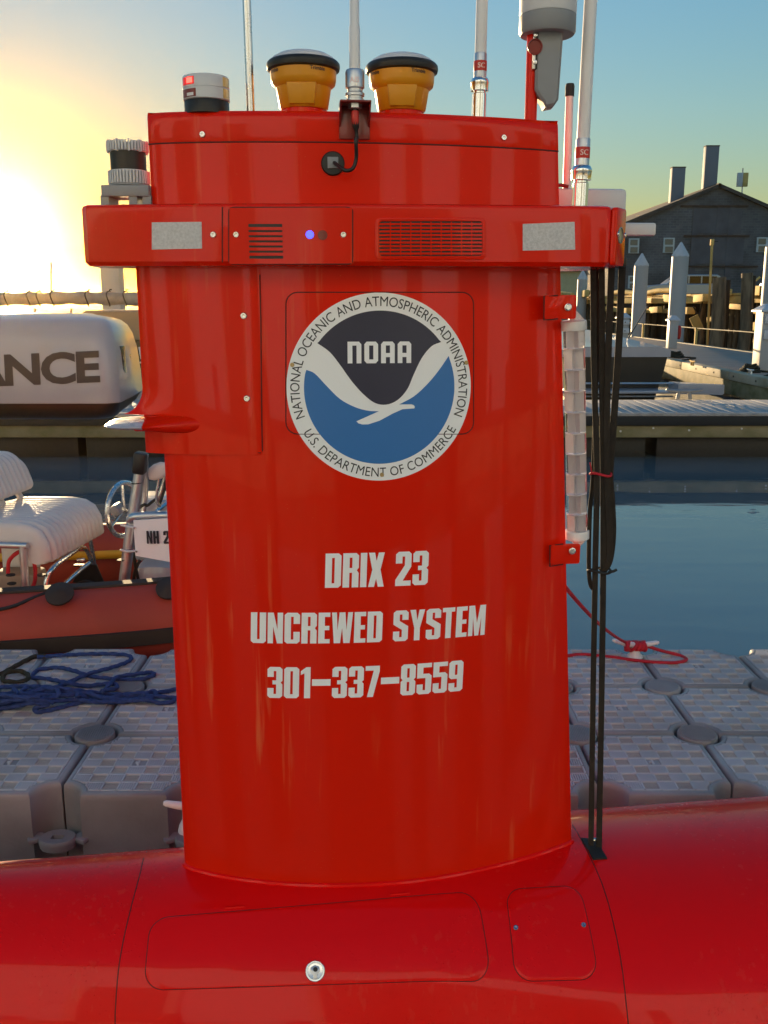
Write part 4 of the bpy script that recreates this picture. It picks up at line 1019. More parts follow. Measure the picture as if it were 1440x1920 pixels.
# blue rope heap and the dark rope on the left of the dock
rope = thing('blue_rope', 'tangled heap of blue rope lying across the left floats', 'rope', G(120, 1310, DZ))
zz_ = DZ + .009
def gz(x, y, k=0): return G(x, y, zz_ + .013 * k)
lines = [
 [(70, 1232, 0), (130, 1228, 0), (200, 1226, 0), (240, 1229, 0), (244, 1238, 0), (215, 1250, 1), (165, 1264, 1), (125, 1281, 0), (100, 1290, 1)],
 [(60, 1268, 0), (72, 1256, 0), (110, 1252, 0), (140, 1258, 1), (170, 1268, 0), (215, 1273, 0), (260, 1274, 0), (288, 1266, 0), (282, 1261, 0), (255, 1264, 1), (220, 1270, 1), (205, 1284, 2), (196, 1294, 1)],
 [(58, 1270, 0), (90, 1273, 0), (125, 1280, 1), (160, 1286, 0), (190, 1283, 1), (214, 1282, 1), (218, 1290, 1), (190, 1296, 2)],
 [(332, 1292, 0), (300, 1298, 0), (262, 1300, 1), (220, 1302, 0), (180, 1299, 1), (140, 1294, 2), (100, 1289, 2), (55, 1287, 2), (10, 1288, 1), (-60, 1293, 0)],
 [(330, 1309, 0), (295, 1306, 1), (250, 1305, 0), (205, 1308, 1), (170, 1310, 0), (150, 1304, 2), (120, 1298, 3), (70, 1297, 3), (20, 1300, 2), (-40, 1305, 1)],
 [(330, 1309, 0), (322, 1316, 0), (300, 1318, 0), (270, 1312, 1), (230, 1316, 0), (180, 1316, 1), (140, 1312, 1), (90, 1316, 2), (40, 1318, 1), (-30, 1322, 0)],
 [(160, 1315, 0), (130, 1322, 0), (100, 1330, 0), (72, 1335, 0), (66, 1328, 1), (90, 1321, 2), (60, 1318, 3), (20, 1326, 1), (-30, 1332, 0)],
 [(145, 1308, 2), (143, 1298, 3), (120, 1292, 4), (90, 1290, 4), (60, 1296, 4), (30, 1303, 3), (0, 1310, 2), (-30, 1314, 2)],
 [(25, 1292, 4), (34, 1300, 4), (36, 1310, 3), (60, 1312, 3), (100, 1308, 3), (110, 1300, 4), (104, 1293, 4), (80, 1293, 4), (40, 1306, 4), (8, 1318, 2), (-20, 1321, 1)],
 [(50, 1289, 5), (40, 1298, 5), (60, 1302, 4), (120, 1304, 3), (160, 1300, 2), (200, 1310, 1), (240, 1312, 0), (280, 1309, 1), (293, 1300, 1), (285, 1296, 1), (268, 1304, 1)],
 [(100, 1318, 2), (70, 1312, 4), (30, 1312, 4), (-10, 1316, 3), (-50, 1310, 2)],
 [(75, 1306, 5), (50, 1308, 5), (20, 1305, 5), (-20, 1300, 4), (-50, 1298, 3)],
]
for ln in lines: MB().tube(smooth_path([gz(*p) for p in ln], 22), .0095, 12, lay=.055).build('rope_loop', ROPEB, rope)
dr = thing('dark_rope', 'dark brown rope with a small eye loop at the far left of the dock', 'rope', G(30, 1260, DZ))
MB().tube(smooth_path([G(86, 1231, zz_), G(66, 1231, zz_), G(40, 1243, zz_), G(15, 1257, zz_), G(0, 1264, zz_), G(-30, 1272, zz_)], 22), .011, 12, lay=.06).build('rope_run', ROPED, dr)
MB().tube(smooth_path([G(5, 1271, zz_), G(12, 1262, zz_ + .01), G(30, 1258, zz_ + .01), G(48, 1262, zz_), G(54, 1271, zz_), G(42, 1278, zz_), G(22, 1279, zz_), G(8, 1276, zz_)], 16, True), .011, 12, closed=True, lay=.06).build('eye_loop', ROPED, dr)

# ================================================================== ORANGE INFLATABLE BOAT
rib = thing('inflatable_boat', 'orange red rigid inflatable boat with ribbed cream seat, left beyond the dock', 'inflatable boat', (-2.2, 5.8, 0))
near = [(-4.6, 4.62, .27), (-3.6, 4.78, .27), (-2.6, 4.93, .275), (-1.8, 5.06, .285), (-1.2, 5.17, .30), (-.6, 5.30, .34), (-.1, 5.50, .41), (.25, 5.82, .47), (.30, 6.15, .48), (.05, 6.45, .45), (-.45, 6.62, .38), (-1.2, 6.66, .31), (-2.2, 6.56, .28), (-3.4, 6.40, .27), (-4.8, 6.22, .27)]
path = smooth_path(near, 8)
MB().tube(path, .245, 28).build('inflated_tube', HYP, rib)
ncut = [p for p in path if p.x < .2][:60]
seg = [p for p in path[:46]]
MB().strap([p + Vector((0, -.02, .240)) for p in seg], .085, .020, (0, 1, 0)).build('rub_strip', HYPD, rib)
MB().strap([p + Vector((.0, -.250, -.01)) for p in seg], .085, .030, (0, 0, 1)).build('rub_strip', HYPD, rib)
dk = MB(); inner = [(p.x, p.y + .12) for p in path[:54]] + [(p.x, p.y - .12) for p in path[-48:]]
dk.prism([(-4.6, 4.72), (-1.2, 5.25), (-.3, 5.6), (-.1, 6.2), (-.6, 6.45), (-1.2, 6.55), (-4.8, 6.15)], -.1, .16); dk.build('boat_deck', TANFLOOR, rib)
MB().tube([(-3.2, 6.16, .38), (-2.0, 6.28, .38), (-.8, 6.40, .40)], .030, 10).build('yellow_hose', mat('yellow_hose', (.70, .36, .02), .5), rib)
# grab line over the tube, lashings and patches
tp = lambda x, y, d: P(x, y, d)
MB().tube(smooth_path([P(-40, 1150, 4.83), P(20, 1138, 4.86), P(60, 1122, 4.93), P(90, 1111, 4.98), P(115, 1103, 5.02), P(200, 1101, 5.08), P(280, 1096, 5.12), P(322, 1094, 5.15)], 6), .010, 8).build('grab_line', RUBBER, rib)
for x, y, d in ((112, 1114, 4.90), (318, 1103, 5.02), (-60, 1130, 4.80)):
    MB().lathe(P(x, y, d), [(.075, -.004), (.075, .008), (.05, .016), (.02, .03), (.001, .032)], 20, (0.05, -.6, .8)).build('line_patch', HYPD, rib)
# seat
sA = Vector((-1.955, 5.33, 0)); sB = Vector((-1.845, 6.12, 0)); sdv = (sB - sA); SL = sdv.length; sdv.normalize(); sw = Vector((-sdv.y, sdv.x, 0))   # sw points left
def cushion(A, L, wd, z0, z1, nrib, name, parent, m, tilt=0.0, corner=.06, front=None):
    rings = []; N = nrib * 6
    for i in range(N + 1):
        t = i / N; y = t * L; e = min(1, math.sin(min(t, 1 - t) * L / .09 * PI / 2)) if min(t, 1 - t) * L < .09 else 1
        groove = .026 * abs(math.sin(PI * nrib * t)) ** .6
        sc_ = .86 + .14 * e; zz1 = z0 + (z1 - z0) * (.72 + .28 * e); ring = []
        sec = rrect(0, z0, wd, zz1, corner, 5)
        if front: sec = [(0.0, .60), (.03, .575), (.075, .585), (.12, .66), (.16, .715), (wd * .6, .715), (wd, .715), (wd, .77), (wd * .8, .795), (.2, .80), (.11, .79), (.05, .76), (.012, .70)]
        cx, cz = wd / 2, (z0 + zz1) / 2
        for (x, z) in sec:
            dx, dz = x - cx, z - cz; k = sc_ + groove / wd * 2
            px_, pz_ = cx + dx * k, cz + dz * (1 if dz < 0 else (sc_ + groove / (z1 - z0) * 2))
            ring.append(A + sdv * y + sw * (px_ + tilt * (pz_ - z0)) + Vector((0, 0, pz_)))
        rings.append(ring)
    return MB().loft(rings).build(name, m, parent, 60)
cush = cushion(sA, SL, .62, .585, .800, 14, 'seat_cushion', rib, CUSH, front=True)
back = cushion(sA + sw * .47 + sdv * .02, SL * .97, .15, .86, 1.10, 14, 'backrest', rib, CUSH, .35)
for t in (.08, .35, .62, .92):
    a = sA + sw * .50 + sdv * (SL * t)
    MB().strap([a + Vector((0, 0, .70)), a + sw * .04 + Vector((0, 0, .80)), a + sw * .10 + Vector((0, 0, .92))], .085 if .1 < t < .9 else .05, .02, sdv).build('backrest_strut', CUSH, rib)
MB().tube([sA + sw * .50 + sdv * -.02 + Vector((0, 0, .77)), sA + sw * .52 + sdv * (SL * .95) + Vector((0, 0, .80))], .018, 10).build('back_rail', ALU, rib)
TB = .017
def pipe(pts, r=TB, name='seat_frame', m=STEEL, n=5): return MB().tube(smooth_path(pts, n), r, 12).build(name, m, rib)
e = sA - sdv * .03
pipe([e + sw * .66 + Vector((0, 0, .695)), e + sw * .10 + Vector((0, 0, .695))], .020, m=ALU)
for w in (.13, .36, .60): pipe([e + sw * w + Vector((0, 0, .69)), e + sw * w + Vector((0, -.01, .35)), e + sw * w + Vector((0, -.02, .15))], .023, m=ALU)
pipe([P(84, 1118, 5.28), P(88, 1085, 5.30), P(102, 1062, 5.36), P(135, 1037, 5.65), P(152, 1027, 5.85), P(164, 1034, 5.95), P(174, 1060, 6.0), P(185, 1105, 6.02)], .015)
pipe([P(168, 1005, 6.05), P(176, 1050, 6.08), P(186, 1112, 6.10)], .015)
pipe([P(108, 1108, 5.5), P(140, 1078, 5.6), P(168, 1055, 5.7)], .013, 'tiller', CHROME)
MB().box(P(150, 1060, 5.7), (.07, .03, .012)).build('tiller_grip', BLACK, rib)
hoop = [P(15, 1075, 5.42), P(18, 1050, 5.42), P(40, 1034, 5.42), P(62, 1050, 5.42), P(66, 1085, 5.42), P(58, 1108, 5.42)]
MB().tube(smooth_path(hoop, 6), .012, 8).build('red_hose', CORDR, rib)
MB().box(P(40, 1052, 5.75), (.22, .1, .28), bev=.03).build('white_tank', WHITE, rib)
MB().box(P(38, 1095, 5.6), (.28, .2, .18), bev=.03).build('tan_locker', TANFLOOR, rib)
# console arch, wheel, name board
arch = pipe([P(230, 1112, 5.55), P(243, 1010, 5.55), P(252, 950, 5.55), P(263, 880, 5.55), P(268, 850, 5.55)], .034, 'arch_tube', ALU)
pipe([P(268, 960, 5.75), P(272, 920, 5.75), P(272, 860, 5.70)], .020, 'arch_tube', ALU)
MB().box(P(263, 868, 5.54), (.075, .09, .13), Matrix.Rotation(R(10), 3, 'Y'), .015).build('black_lamp', BLACK, rib)
for x, y in ((231, 1049), (236, 1030), (258, 905)):
    c = P(x, y, 5.55); MB().lathe(c, [(.036, -.003), (.037, 0), (.036, .003)], 20, (-.1, 0, 1)).build('clamp_ring', RUBBER, rib)
wc = P(232, 955, 5.85); wh = MB()
wh.tube([wc + Matrix.Rotation(R(70), 3, 'Z') @ Vector((.0 + .17 * math.cos(2 * PI * k / 28), 0, .17 * math.sin(2 * PI * k / 28))) for k in range(28)], .016, 8, closed=True)
for a in (90, 210, 330): wh.tube([wc, wc + Matrix.Rotation(R(70), 3, 'Z') @ Vector((.17 * math.cos(R(a)), 0, .17 * math.sin(R(a))))], .011, 8)
wh.build('steering_wheel', STEEL, rib)
MB().box(P(220, 955, 5.8), (.06, .14, .07), Matrix.Rotation(R(-30), 3, 'Y'), .02).build('throttle', GREY, rib)
console = MB().box(P(310, 985, 6.0), (.34, .34, .40), None, .03).build('console', BOATW, rib)
MB().box(P(300, 942, 5.95), (.24, .2, .06), Matrix.Rotation(R(-12), 3, 'X'), .015).build('console_top', CUSH, rib)
pipe([P(243, 975, 5.52), P(258, 968, 5.50), P(330, 966, 5.48), P(400, 966, 5.46)], .026, 'board_rail', ALU)
b0, b1, b2, b3 = P(250, 976, 5.46), P(330, 968, 5.42), P(330, 1056, 5.42), P(254, 1042, 5.46)
ex = Vector((.16, .0, 0)); bd = MB()
q_ = [b0, b1 + ex, b2 + ex + Vector((0, 0, -.03)), b3]; bd.loft([q_, [p + Vector((0, .012, 0)) for p in q_]]); board = bd.build('name_board', VINYLW, rib)
loops, wd = block_text('NH 2', .07, 0)
bl, tr_ = P(276, 1019, 5.44), P(317, 995, 5.44); k = (tr_.x - bl.x) / wd; h = tr_.z - bl.z
warp([(fill2d([[(px * k, py * h) for px, py in lp] for lp in g_]), None) for g_ in loops], lambda x, y: bl + Vector((x, -.006 - .0 * x, y)), 'board_letters', INK, board)
for (x, y) in ((252, 990), (256, 1034), (316, 1030)): MB().lathe(P(x, y, 5.445), [(.006, 0), (.006, .004), (.001, .004)], 10, (0, -1, 0)).build('rivet', STEEL, board)
for y0_, y1_ in ((984, 989), (1031, 1033)):
    MB().tube(smooth_path([P(226, y0_, 5.50), P(238, y0_ + 3, 5.505), P(254, y1_, 5.45)], 5), .007, 6).build('lashing', WHITE, rib)
MB().box(P(300, 1085, 5.75), (.26, .3, .26), bev=.07).build('engine_cover', BOATW, rib)
mr = P(295, 884, 5.6); hm = MB()
rg = []
for k, (dx, r) in enumerate(((-.055, .014), (-.05, .034), (-.02, .050), (.02, .052), (.05, .04), (.062, .012))):
    rg.append([mr + Vector((dx, r * .45 * math.cos(2 * PI * j / 16), r * math.sin(2 * PI * j / 16) + dx * .3)) for j in range(16)])
hm.loft(rg).build('mirror', CUSH, rib)
pipe([mr + Vector((.01, 0, -.04)), P(297, 905, 5.6), P(293, 935, 5.6), P(300, 950, 5.62)], .009, 'mirror_stalk')
pipe([P(312, 850, 5.7), P(312, 880, 5.7), P(304, 915, 5.7), P(292, 945, 5.7)], .012, 'mirror_stalk')
for pts in ([(262, 952), (270, 946), (276, 948), (285, 941), (292, 936)], [(312, 900), (306, 925), (298, 948)]):
    MB().tube(smooth_path([P(x, y, 5.66) for x, y in pts], 4), .009, 6).build('wiring', BLACK, rib)

for pts in ([(256, 1000), (250, 1030), (254, 1062), (262, 1100)], [(262, 1050), (252, 1075), (250, 1105)], [(120, 1108), (140, 1098), (160, 1090), (182, 1096)]):
    MB().tube(smooth_path([P(x, y, 5.6) for x, y in pts], 4), .010, 6).build('wiring', BLACK, rib)
for x, y in ((20, 1078), (78, 1078), (22, 1094), (80, 1100)): MB().lathe(P(x, y, 5.27), [(.025, -.004), (.026, 0), (.025, .004)], 16, (0, 0, 1)).build('clamp_ring', RUBBER, rib)
MB().box(P(152, 1050, 5.62), (.05, .03, .02), None, .005).build('latch', STEEL, rib)
MB().cyl(P(292, 960, 5.7), P(318, 940, 5.8), .012, 8).build('console_rail', STEEL, rib)
MB().prism([(-.10, 0), (.10, 0), (.06, .12), (-.04, .12)], 0, .02, .003, lambda x, y, z: P(165, 1093, 5.8) + Vector((x, z, y))).build('floor_bracket', BLACK, rib)

# ================================================================== LETTERED HARD TOP of a boat lying outside the inflatable (left)
D = 7.2
wbt = thing('lettered_boat', 'white rounded boat hard top with large grey letters and a black underside, far left', 'boat', (-3.6, D + .6, 0))
def top_outline(off):
    e = off; pts = [(-5.2, D + e)]
    for t in range(9): a = R(-90 + 84 * t / 8); pts.append((-2.16 - e * .8 + .14 * math.cos(a), D + .14 + e + .14 * math.sin(a)))
    pts += [(-2.05 - e * 1.1, D + .6), (-2.10 - e * 1.1, D + 1.1 - e), (-2.22 - e, D + 1.3 - e), (-2.6, D + 1.4 - e), (-5.2, D + 1.4 - e)]
    return pts
ZT_ = [(1.322, .004), (1.33, .0), (1.50, .006), (1.70, .022), (1.82, .045), (1.89, .075), (1.93, .115), (1.948, .16), (1.968, .24), (1.985, .36), (1.99, .5)]
MB().loft([[(x, y, z) for x, y in top_outline(o_)] for z, o_ in ZT_]).build('white_hard_top', BOATW, wbt, 45)
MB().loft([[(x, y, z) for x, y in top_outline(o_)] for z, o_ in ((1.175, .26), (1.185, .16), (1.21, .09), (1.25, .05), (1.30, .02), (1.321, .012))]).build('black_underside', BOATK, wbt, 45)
def offz(z):
    for (z0, o0), (z1, o1) in zip(ZT_, ZT_[1:]):
        if z0 <= z <= z1: return lerp(o0, o1, (z - z0) / (z1 - z0))
    return 0
bm = text2d('ANCE', 1.0, .035, .15, .93)
xs_ = [v.co.x for v in bm.verts]; ys_ = [v.co.y for v in bm.verts]; lo_, hi_ = min(xs_), max(xs_); y1_ = max(ys_)
bl_, br_, tr2 = P(-58, 724, D), P(188, 714, D), P(184, 657, D)
def fANCE(x, y):
    t = (x - lo_) / (hi_ - lo_); z = lerp(bl_.z, br_.z, t) + y / y1_ * (tr2.z - br_.z)
    return Vector((lerp(bl_.x, br_.x, t), D + offz(z) - .005, z))
for i_ in range(1, 24): bmesh.ops.bisect_plane(bm, geom=bm.verts[:] + bm.edges[:] + bm.faces[:], plane_co=(0, i_ * .033, 0), plane_no=(0, 1, 0))
warp([(bm, fANCE)], None, 'top_letters', mat('letter_brown', (.055, .035, .032), .5), wbt)
for k, (ya, zlo, zhi) in enumerate(((.34, 1.52, 1.74), (.62, 1.46, 1.66))):
    MB().box((-2.045 - .03 * k - .012, D + ya, (zlo + zhi) / 2), (.03, .10, zhi - zlo), bev=.008).build('side_window', DKGLASS, wbt)
for x in (-3.95, -4.9):
    for y in (D + .2, D + 1.2): MB().cyl((x, y, .3), (x, y, 1.2), .03, 10).build('roof_post', ALU, wbt)
hr = []
for x, w_ in ((-3.75, .25), (-3.95, .55), (-4.8, .8), (-5.8, .8)):
    hr.append([(x, D + .7 + sg * w_ * k_, z) for sg, k_, z in ((-1, 1.0, .75), (-1, .9, .3), (-1, .5, -.2), (1, .5, -.2), (1, .9, .3), (1, 1.0, .75))])
MB().loft(hr).build('dark_hull', BOATK, wbt)
# short steel post standing on the walkway behind it
sp0 = Vector((P(240, 768, 13.4).x, 13.4, .63)); stp = thing('steel_post', 'short steel post standing on the walkway behind the lettered hard top', 'post', sp0)
MB().lathe(sp0, [(.09, 0), (.09, .015), (.06, .02), (.06, .42), (.055, .45), (.001, .46)], 16).build('post_tube', ALU, stp)

# ================================================================== SAILBOAT / CABIN BOAT BEHIND (left)
sb = thing('covered_yacht', 'cabin yacht with its shaded wall coloured tan and a long rolled grey sail cover, behind the lettered boat', 'yacht', (-6, 17, 0))
d = 16.5
cov = smooth_path([P(-140, 566, d), P(-40, 562, d), P(60, 560, d), P(140, 559, d), P(220, 560, d), P(300, 562, d), P(345, 563, d)], 8)
MB().tube(cov, [.105 + .012 * math.sin(i * 1.3) for i in range(len(cov))], 18).build('sail_cover', CANVAS, sb)
for x in (14, 56, 74, 100, 165, 205, 236, 268):
    c = P(x, 560, d); MB().tube([c + Vector((.02 * math.sin(a * 2), .118 * math.cos(a), .122 * math.sin(a))) for a in [2 * PI * k / 16 for k in range(16)]], .012, 6, closed=True).build('cover_tie', HYPD, sb)
    MB().tube([c + Vector((0, 0, .11)), c + Vector((.02, 0, .15)), c + Vector((.05, 0, .15))], .012, 6).build('tie_knot', HYPD, sb)
a, b = P(150, 582, d + .3), P(330, 640, d + .3)
MB().box(((a.x + b.x) / 2, d + 1.3, (a.z + b.z) / 2), (b.x - a.x, 2.0, a.z - b.z), bev=.08).build('cabin', CABIN, sb)
a, b = P(205, 640, d + .2), P(326, 726, d + .2)
wnd = MB().box(((a.x + b.x) / 2, d + 1.25, (a.z + b.z) / 2), (b.x - a.x, 1.9, a.z - b.z + .01)).build('dark_window', DKGLASS, sb)
MB().prism([(P(258, 652, d).x, P(258, 652, d).z), (P(252, 652, d).x, P(252, 652, d).z), (P(256, 675, d).x, P(256, 675, d).z), (P(266, 674, d).x, P(266, 674, d).z)], 0, .03, 0, lambda x, y, z: (x, d + .27 + z, y)).build('white_sticker', WHITE, wnd)
MB().tube(smooth_path([P(262, 680, d + .2), P(275, 678, d + .2), P(285, 672, d + .2)], 4), .015, 6).build('rope_on_window', CUSH, wnd)
hr = []
for x, wv in ((-13.5, .9), (-11, 1.5), (-7, 1.7), (-5, 1.5), (-3.9, .8), (-3.4, .05)):
    zd = P(270, 727, d).z + .0
    hr.append([(x, d + 1.3 + s * wv * k_, z) for s, k_, z in ((-1, 1.0, zd), (-1, .98, zd - .35), (-1, .8, -.1), (1, .8, -.1), (1, .98, zd - .35), (1, 1.0, zd))])
MB().loft(hr).build('yacht_hull', BOATW, sb)
a = P(-60, 588, d + .6)
MB().box((a.x - 1.8, d + 1.3, 1.95), (2.0, 1.8, .06), bev=.02).build('hard_top', CANVAS, sb)
for x in (-60, 60, 128): MB().cyl(P(x, 640, d + .4), P(x + 6, 578, d + .4), .025, 8).build('top_post', ALU, sb)
MB().cyl(P(96, 555, d + .2), P(96, 492, d + .2), .018, 8).build('thin_mast', ALU, sb)
MB().tube([P(86, 548, d + .2), P(96, 500, d + .2)], .006, 5).build('stay', RUBBER, sb)
# grey post behind it
MB().box(P(213, 520, 26), (.50, .50, 3.2), bev=.03)
gp = thing('channel_post', 'square grey post standing behind the sail cover, left of the mast', 'post', (P(213, 560, 26).x, 26, 0))
MB().box((P(213, 560, 26).x, 26, 1.85), (.50, .50, 3.9), bev=.03).build('post_shaft', SLEEVE, gp)
MB().box((P(213, 560, 26).x, 26, 3.84), (.58, .58, .10), bev=.03).build('post_top', SLEEVE, gp)

# ================================================================== NEAR WALKWAY across the right
wk = thing('floating_walkway', 'grey planked floating walkway crossing behind the dock water on the right', 'walkway', (6, 13.6, 0))
WZ = .63; wy0, wy1 = 12.72, 14.55
plk = MB().box((0, 0, 0), (.142, wy1 - wy0, .035), bev=.004).mesh('plank', WOODG, 40)
k = 0; x = -7.0
while x < 12.6:
    o = put(plk, 'plank', (x + .075 - 6, (wy0 + wy1) / 2 - 13.6, WZ - .0175 + random.uniform(-.0012, .0012)), wk); x += .150
def beam(name, x0, x1, y0, y1, z0, z1, m, parent, bev=.01): return MB().box(((x0 + x1) / 2, (y0 + y1) / 2, (z0 + z1) / 2), (x1 - x0, y1 - y0, z1 - z0), None, bev).build(name, m, parent)
beam('rub_rail', -7, 12.6, wy0 - .05, wy0 - .003, WZ - .165, WZ - .038, RUBBER, wk)
beam('edge_cap', -7, 12.6, wy0 - .03, wy0 + .02, WZ - .036, WZ + .004, WOODG, wk, .004)
for xa in (-7, -2.6, 2.0, 6.1, 9.4): beam('fascia_board', xa, {-7: -2.61, -2.6: 1.99, 2.0: 6.09, 6.1: 9.39, 9.4: 12.6}[xa], wy0, wy0 + .06, .30, WZ - .167, WOODF, wk)
beam('rear_board', -7, 12.6, wy1 - .06, wy1, .30, WZ - .04, WOODF, wk)
for xa, xb_ in ((-7, -4.2), (-4.1, -1.6), (-1.5, 1.0), (1.1, 3.60), (3.74, 5.9), (5.95, 8.2), (8.3, 10.4), (10.5, 12.6)): beam('pontoon', xa, xb_, wy0 + .22, wy1 - .2, -.2, .32, BLACK, wk, .03)
for k in range(14):
    x = 2.0 + .55 * k + random.uniform(-.1, .1); MB().lathe((x, wy0 - .001, .405 + random.uniform(-.03, .03)), [(.014, 0), (.014, .008), (.001, .010)], 10, (0, -1, 0)).build('bolt_head', ALU, wk)
def cleat(c, L, m, parent, rz=0, name='cleat'):
    c = Vector(c); M = Matrix.Rotation(rz, 3, 'Z'); ob = MB()
    for s in (-1, 1): ob.cyl(c + M @ Vector((s * L * .35, 0, -.004)), c + M @ Vector((s * L * .28, 0, L * .38)), L * .11, 10)
    ob.tube([c + M @ Vector((x * L, 0, z * L)) for x, z in ((-1, .52), (-.8, .47), (-.3, .42), (.3, .42), (.8, .47), (1, .52))], [L * .04, L * .08, L * .1, L * .1, L * .08, L * .04], 8)
    return ob.build(name, m, parent)
cleat(G(1282, 748, WZ), .28, GREY, wk)

# ================================================================== MAIN FLOATING PIER running away on the right
PZ = .55; px0, px1, py0, py1 = 7.75, 11.9, 14.75, 58
pier = thing('floating_pier', 'long tan floating pier running away on the right with power posts on it', 'pier', (9.8, 30, 0))
beam('pier_deck', px0 + .28, px1 - .2, py0, py1, PZ - .12, PZ, WOODD, pier)
y = py0
while y < py1 - 1:
    beam('edge_timber', px0, px0 + .27, y + .01, y + 3.4, PZ - .16, PZ + .035, WOODE, pier, .02); y += 3.42
beam('side_board', px0 + .03, px0 + .12, py0, py1, .06, PZ - .165, WOODF, pier)
beam('end_board', px0 + .13, px1 - .1, py0 - .02, py0 + .06, .06, PZ - .125, WOODF, pier)
beam('far_edge', px1 - .19, px1, py0, py1, PZ - .16, PZ + .02, WOODE, pier)
beam('pier_floats', px0 + .4, px1 - .4, py0 + .2, py1, -.3, .3, BLACK, pier)
for k in range(16):
    MB().lathe((px0 - .001, 16 + k * 1.3, PZ - .06), [(.022, 0), (.022, .012), (.001, .014)], 10, (-1, 0, 0)).build('bolt_head', RUBBER, pier)
# finger dock leading to the left at the far end of the near edge
beam('finger_deck', 5.2, px0 - .02, 30.5, 31.8, PZ - .2, PZ, WOODE, pier)
# rail along the far side
rail = MB().tube([(px1 - .1, yy_, PZ + .62 + .01 * math.sin(yy_)) for yy_ in range(20, 59, 3)], .017, 8).build('pipe_rail', WOODE, pier)
for yy_ in (24, 29.5, 36.5, 44, 52): MB().box((px1 - .1, yy_, PZ + .32), (.09, .09, .64)).build('rail_post', BEAM, pier)
# cleats and rope coils on the pier edge
for (x, y) in ((1235, 672), (1398, 697)): pass
cleat(G(1298, 685, PZ + .035) * 1.0, .22, BEAM, pier, R(90)); cleat((px0 + .13, 20.6, PZ + .035), .2, ALU, pier, R(90))
def coil(c, r, m, name, label):
    t = thing(name, label, 'rope', c); c = Vector(c)
    for k in range(4):
        rr = r * (1 - .14 * k); MB().tube([c + Vector((rr * math.cos(a) * (1 + .1 * math.sin(3 * a + k)), rr * .9 * math.sin(a + .2 * k), .03 + .045 * k + .015 * math.sin(2 * a + k))) for a in [2 * PI * j / 20 for j in range(20)]], .026, 8, closed=True).build('rope_turn', m, t)
    MB().tube(smooth_path([c + Vector((r, 0, .03)), c + Vector((r * 1.6, -.3, .03)), c + Vector((r * 1.2, -.8, .04)), c + Vector((-.15 - r * .3, -1.4, .02))], 5), .022, 8).build('rope_tail', m, t)
coil((px0 + .55, 27.4, PZ), .26, ROPED, 'rope_coil', 'coil of dark rope at the corner of the pier edge')
coil((px0 + .50, 21.6, PZ), .24, ROPED, 'rope_coil', 'small dark rope coil left of the big power post')

# power posts
def pedestal(c, h, w, label, m=SLEEVE, outlets=True):
    t = thing('power_post', label, 'power post', c, 'power posts on the pier'); c = Vector(c)
    MB().box(c + Vector((0, 0, h / 2)), (w, w, h), bev=.012).build('post_body', m, t)
    MB().loft([[c + Vector((sx * w * .68, sy * w * .68, h)) for sx, sy in ((-1, -1), (1, -1), (1, 1), (-1, 1))], [c + Vector((sx * w * .68, sy * w * .68, h + .03)) for sx, sy in ((-1, -1), (1, -1), (1, 1), (-1, 1))],
               [c + Vector((sx * w * .25, sy * w * .25, h + .17)) for sx, sy in ((-1, -1), (1, -1), (1, 1), (-1, 1))]]).build('post_roof', LGREY, t)
    if outlets:
        for z in (.88, .62):
            bx = MB().box(c + Vector((.02, -w / 2 - .035, h * z)), (w * .9, .08, h * .15), bev=.012).build('outlet_box', LGREY, t)
            MB().prism([(-.025, -.02), (.025, -.02), (0, .025)], 0, .004, 0, lambda x, y, zz, z=z: c + Vector((x + .02, -w / 2 - .0755 - zz, h * z + y))).build('warning_mark', INK, bx)
        MB().lathe(c + Vector((.02, -w / 2 - .001, h * .26)), [(.022, 0), (.022, .01), (.001, .012)], 12, (0, -1, 0)).build('tap_hole', BLACK, t)
    return t
pedestal((8.74, 22.0, PZ), 1.34, .44, 'tall grey power post with two outlet boxes nearest on the pier')
pedestal((10.0, 33.5, PZ), .95, .30, 'small grey power post by the pipe rail with a red hose', outlets=False)
pedestal((7.9, 32.0, PZ), 1.05, .32, 'grey power post half hidden behind the webbing straps')
hc = thing('hose_coil', 'red hose coil hanging on the small power post', 'hose', (10.18, 33.5, PZ + .6))
for k in range(3): MB().tube([Vector((10.20 + .02 * k, 33.45 + .10 * math.cos(a), PZ + .55 + .22 * math.sin(a))) for a in [2 * PI * j / 18 for j in range(18)]], .022, 8, closed=True).build('hose_turn', INKR, hc)

# moored motorboat behind the straps
mbt = thing('moored_motorboat', 'dark hulled motorboat with a white deck moored beside the pier, behind the straps', 'motorboat', (6.0, 24, 0))
d0 = 21.0
hr = []
for y_, w_, zs in ((d0, 1.15, .95), (d0 + 1.5, 1.25, .98), (d0 + 4, 1.2, 1.05), (d0 + 6, .8, 1.15), (d0 + 7, .1, 1.25)):
    hr.append([(5.05 + s * w_ * k_, y_, z) for s, k_, z in ((-1, 1, zs), (-1, .95, zs - .3), (-1, .8, 0), (-.5, .6, -.25), (.5, .6, -.25), (1, .8, 0), (1, .95, zs - .3), (1, 1, zs))])
MB().loft(hr).build('dark_hull', BOATK, mbt)
rg = []
for y_, w_, zs in ((d0 - .05, 1.2, .93), (d0 + 1.5, 1.3, .96), (d0 + 4, 1.25, 1.03), (d0 + 6, .85, 1.13), (d0 + 7.1, .12, 1.23)):
    rg.append([(5.05 + s * w_, y_, z) for s, z in ((-1, zs), (1, zs), (1.0, zs + .16), (.8, zs + .22), (-.8, zs + .22), (-1.0, zs + .16))])
MB().loft(rg).build('white_deck', BOATW, mbt)
MB().box((5.0, d0 - .35, .22), (2.5, .7, .06), bev=.02).build('swim_platform', BOATW, mbt)
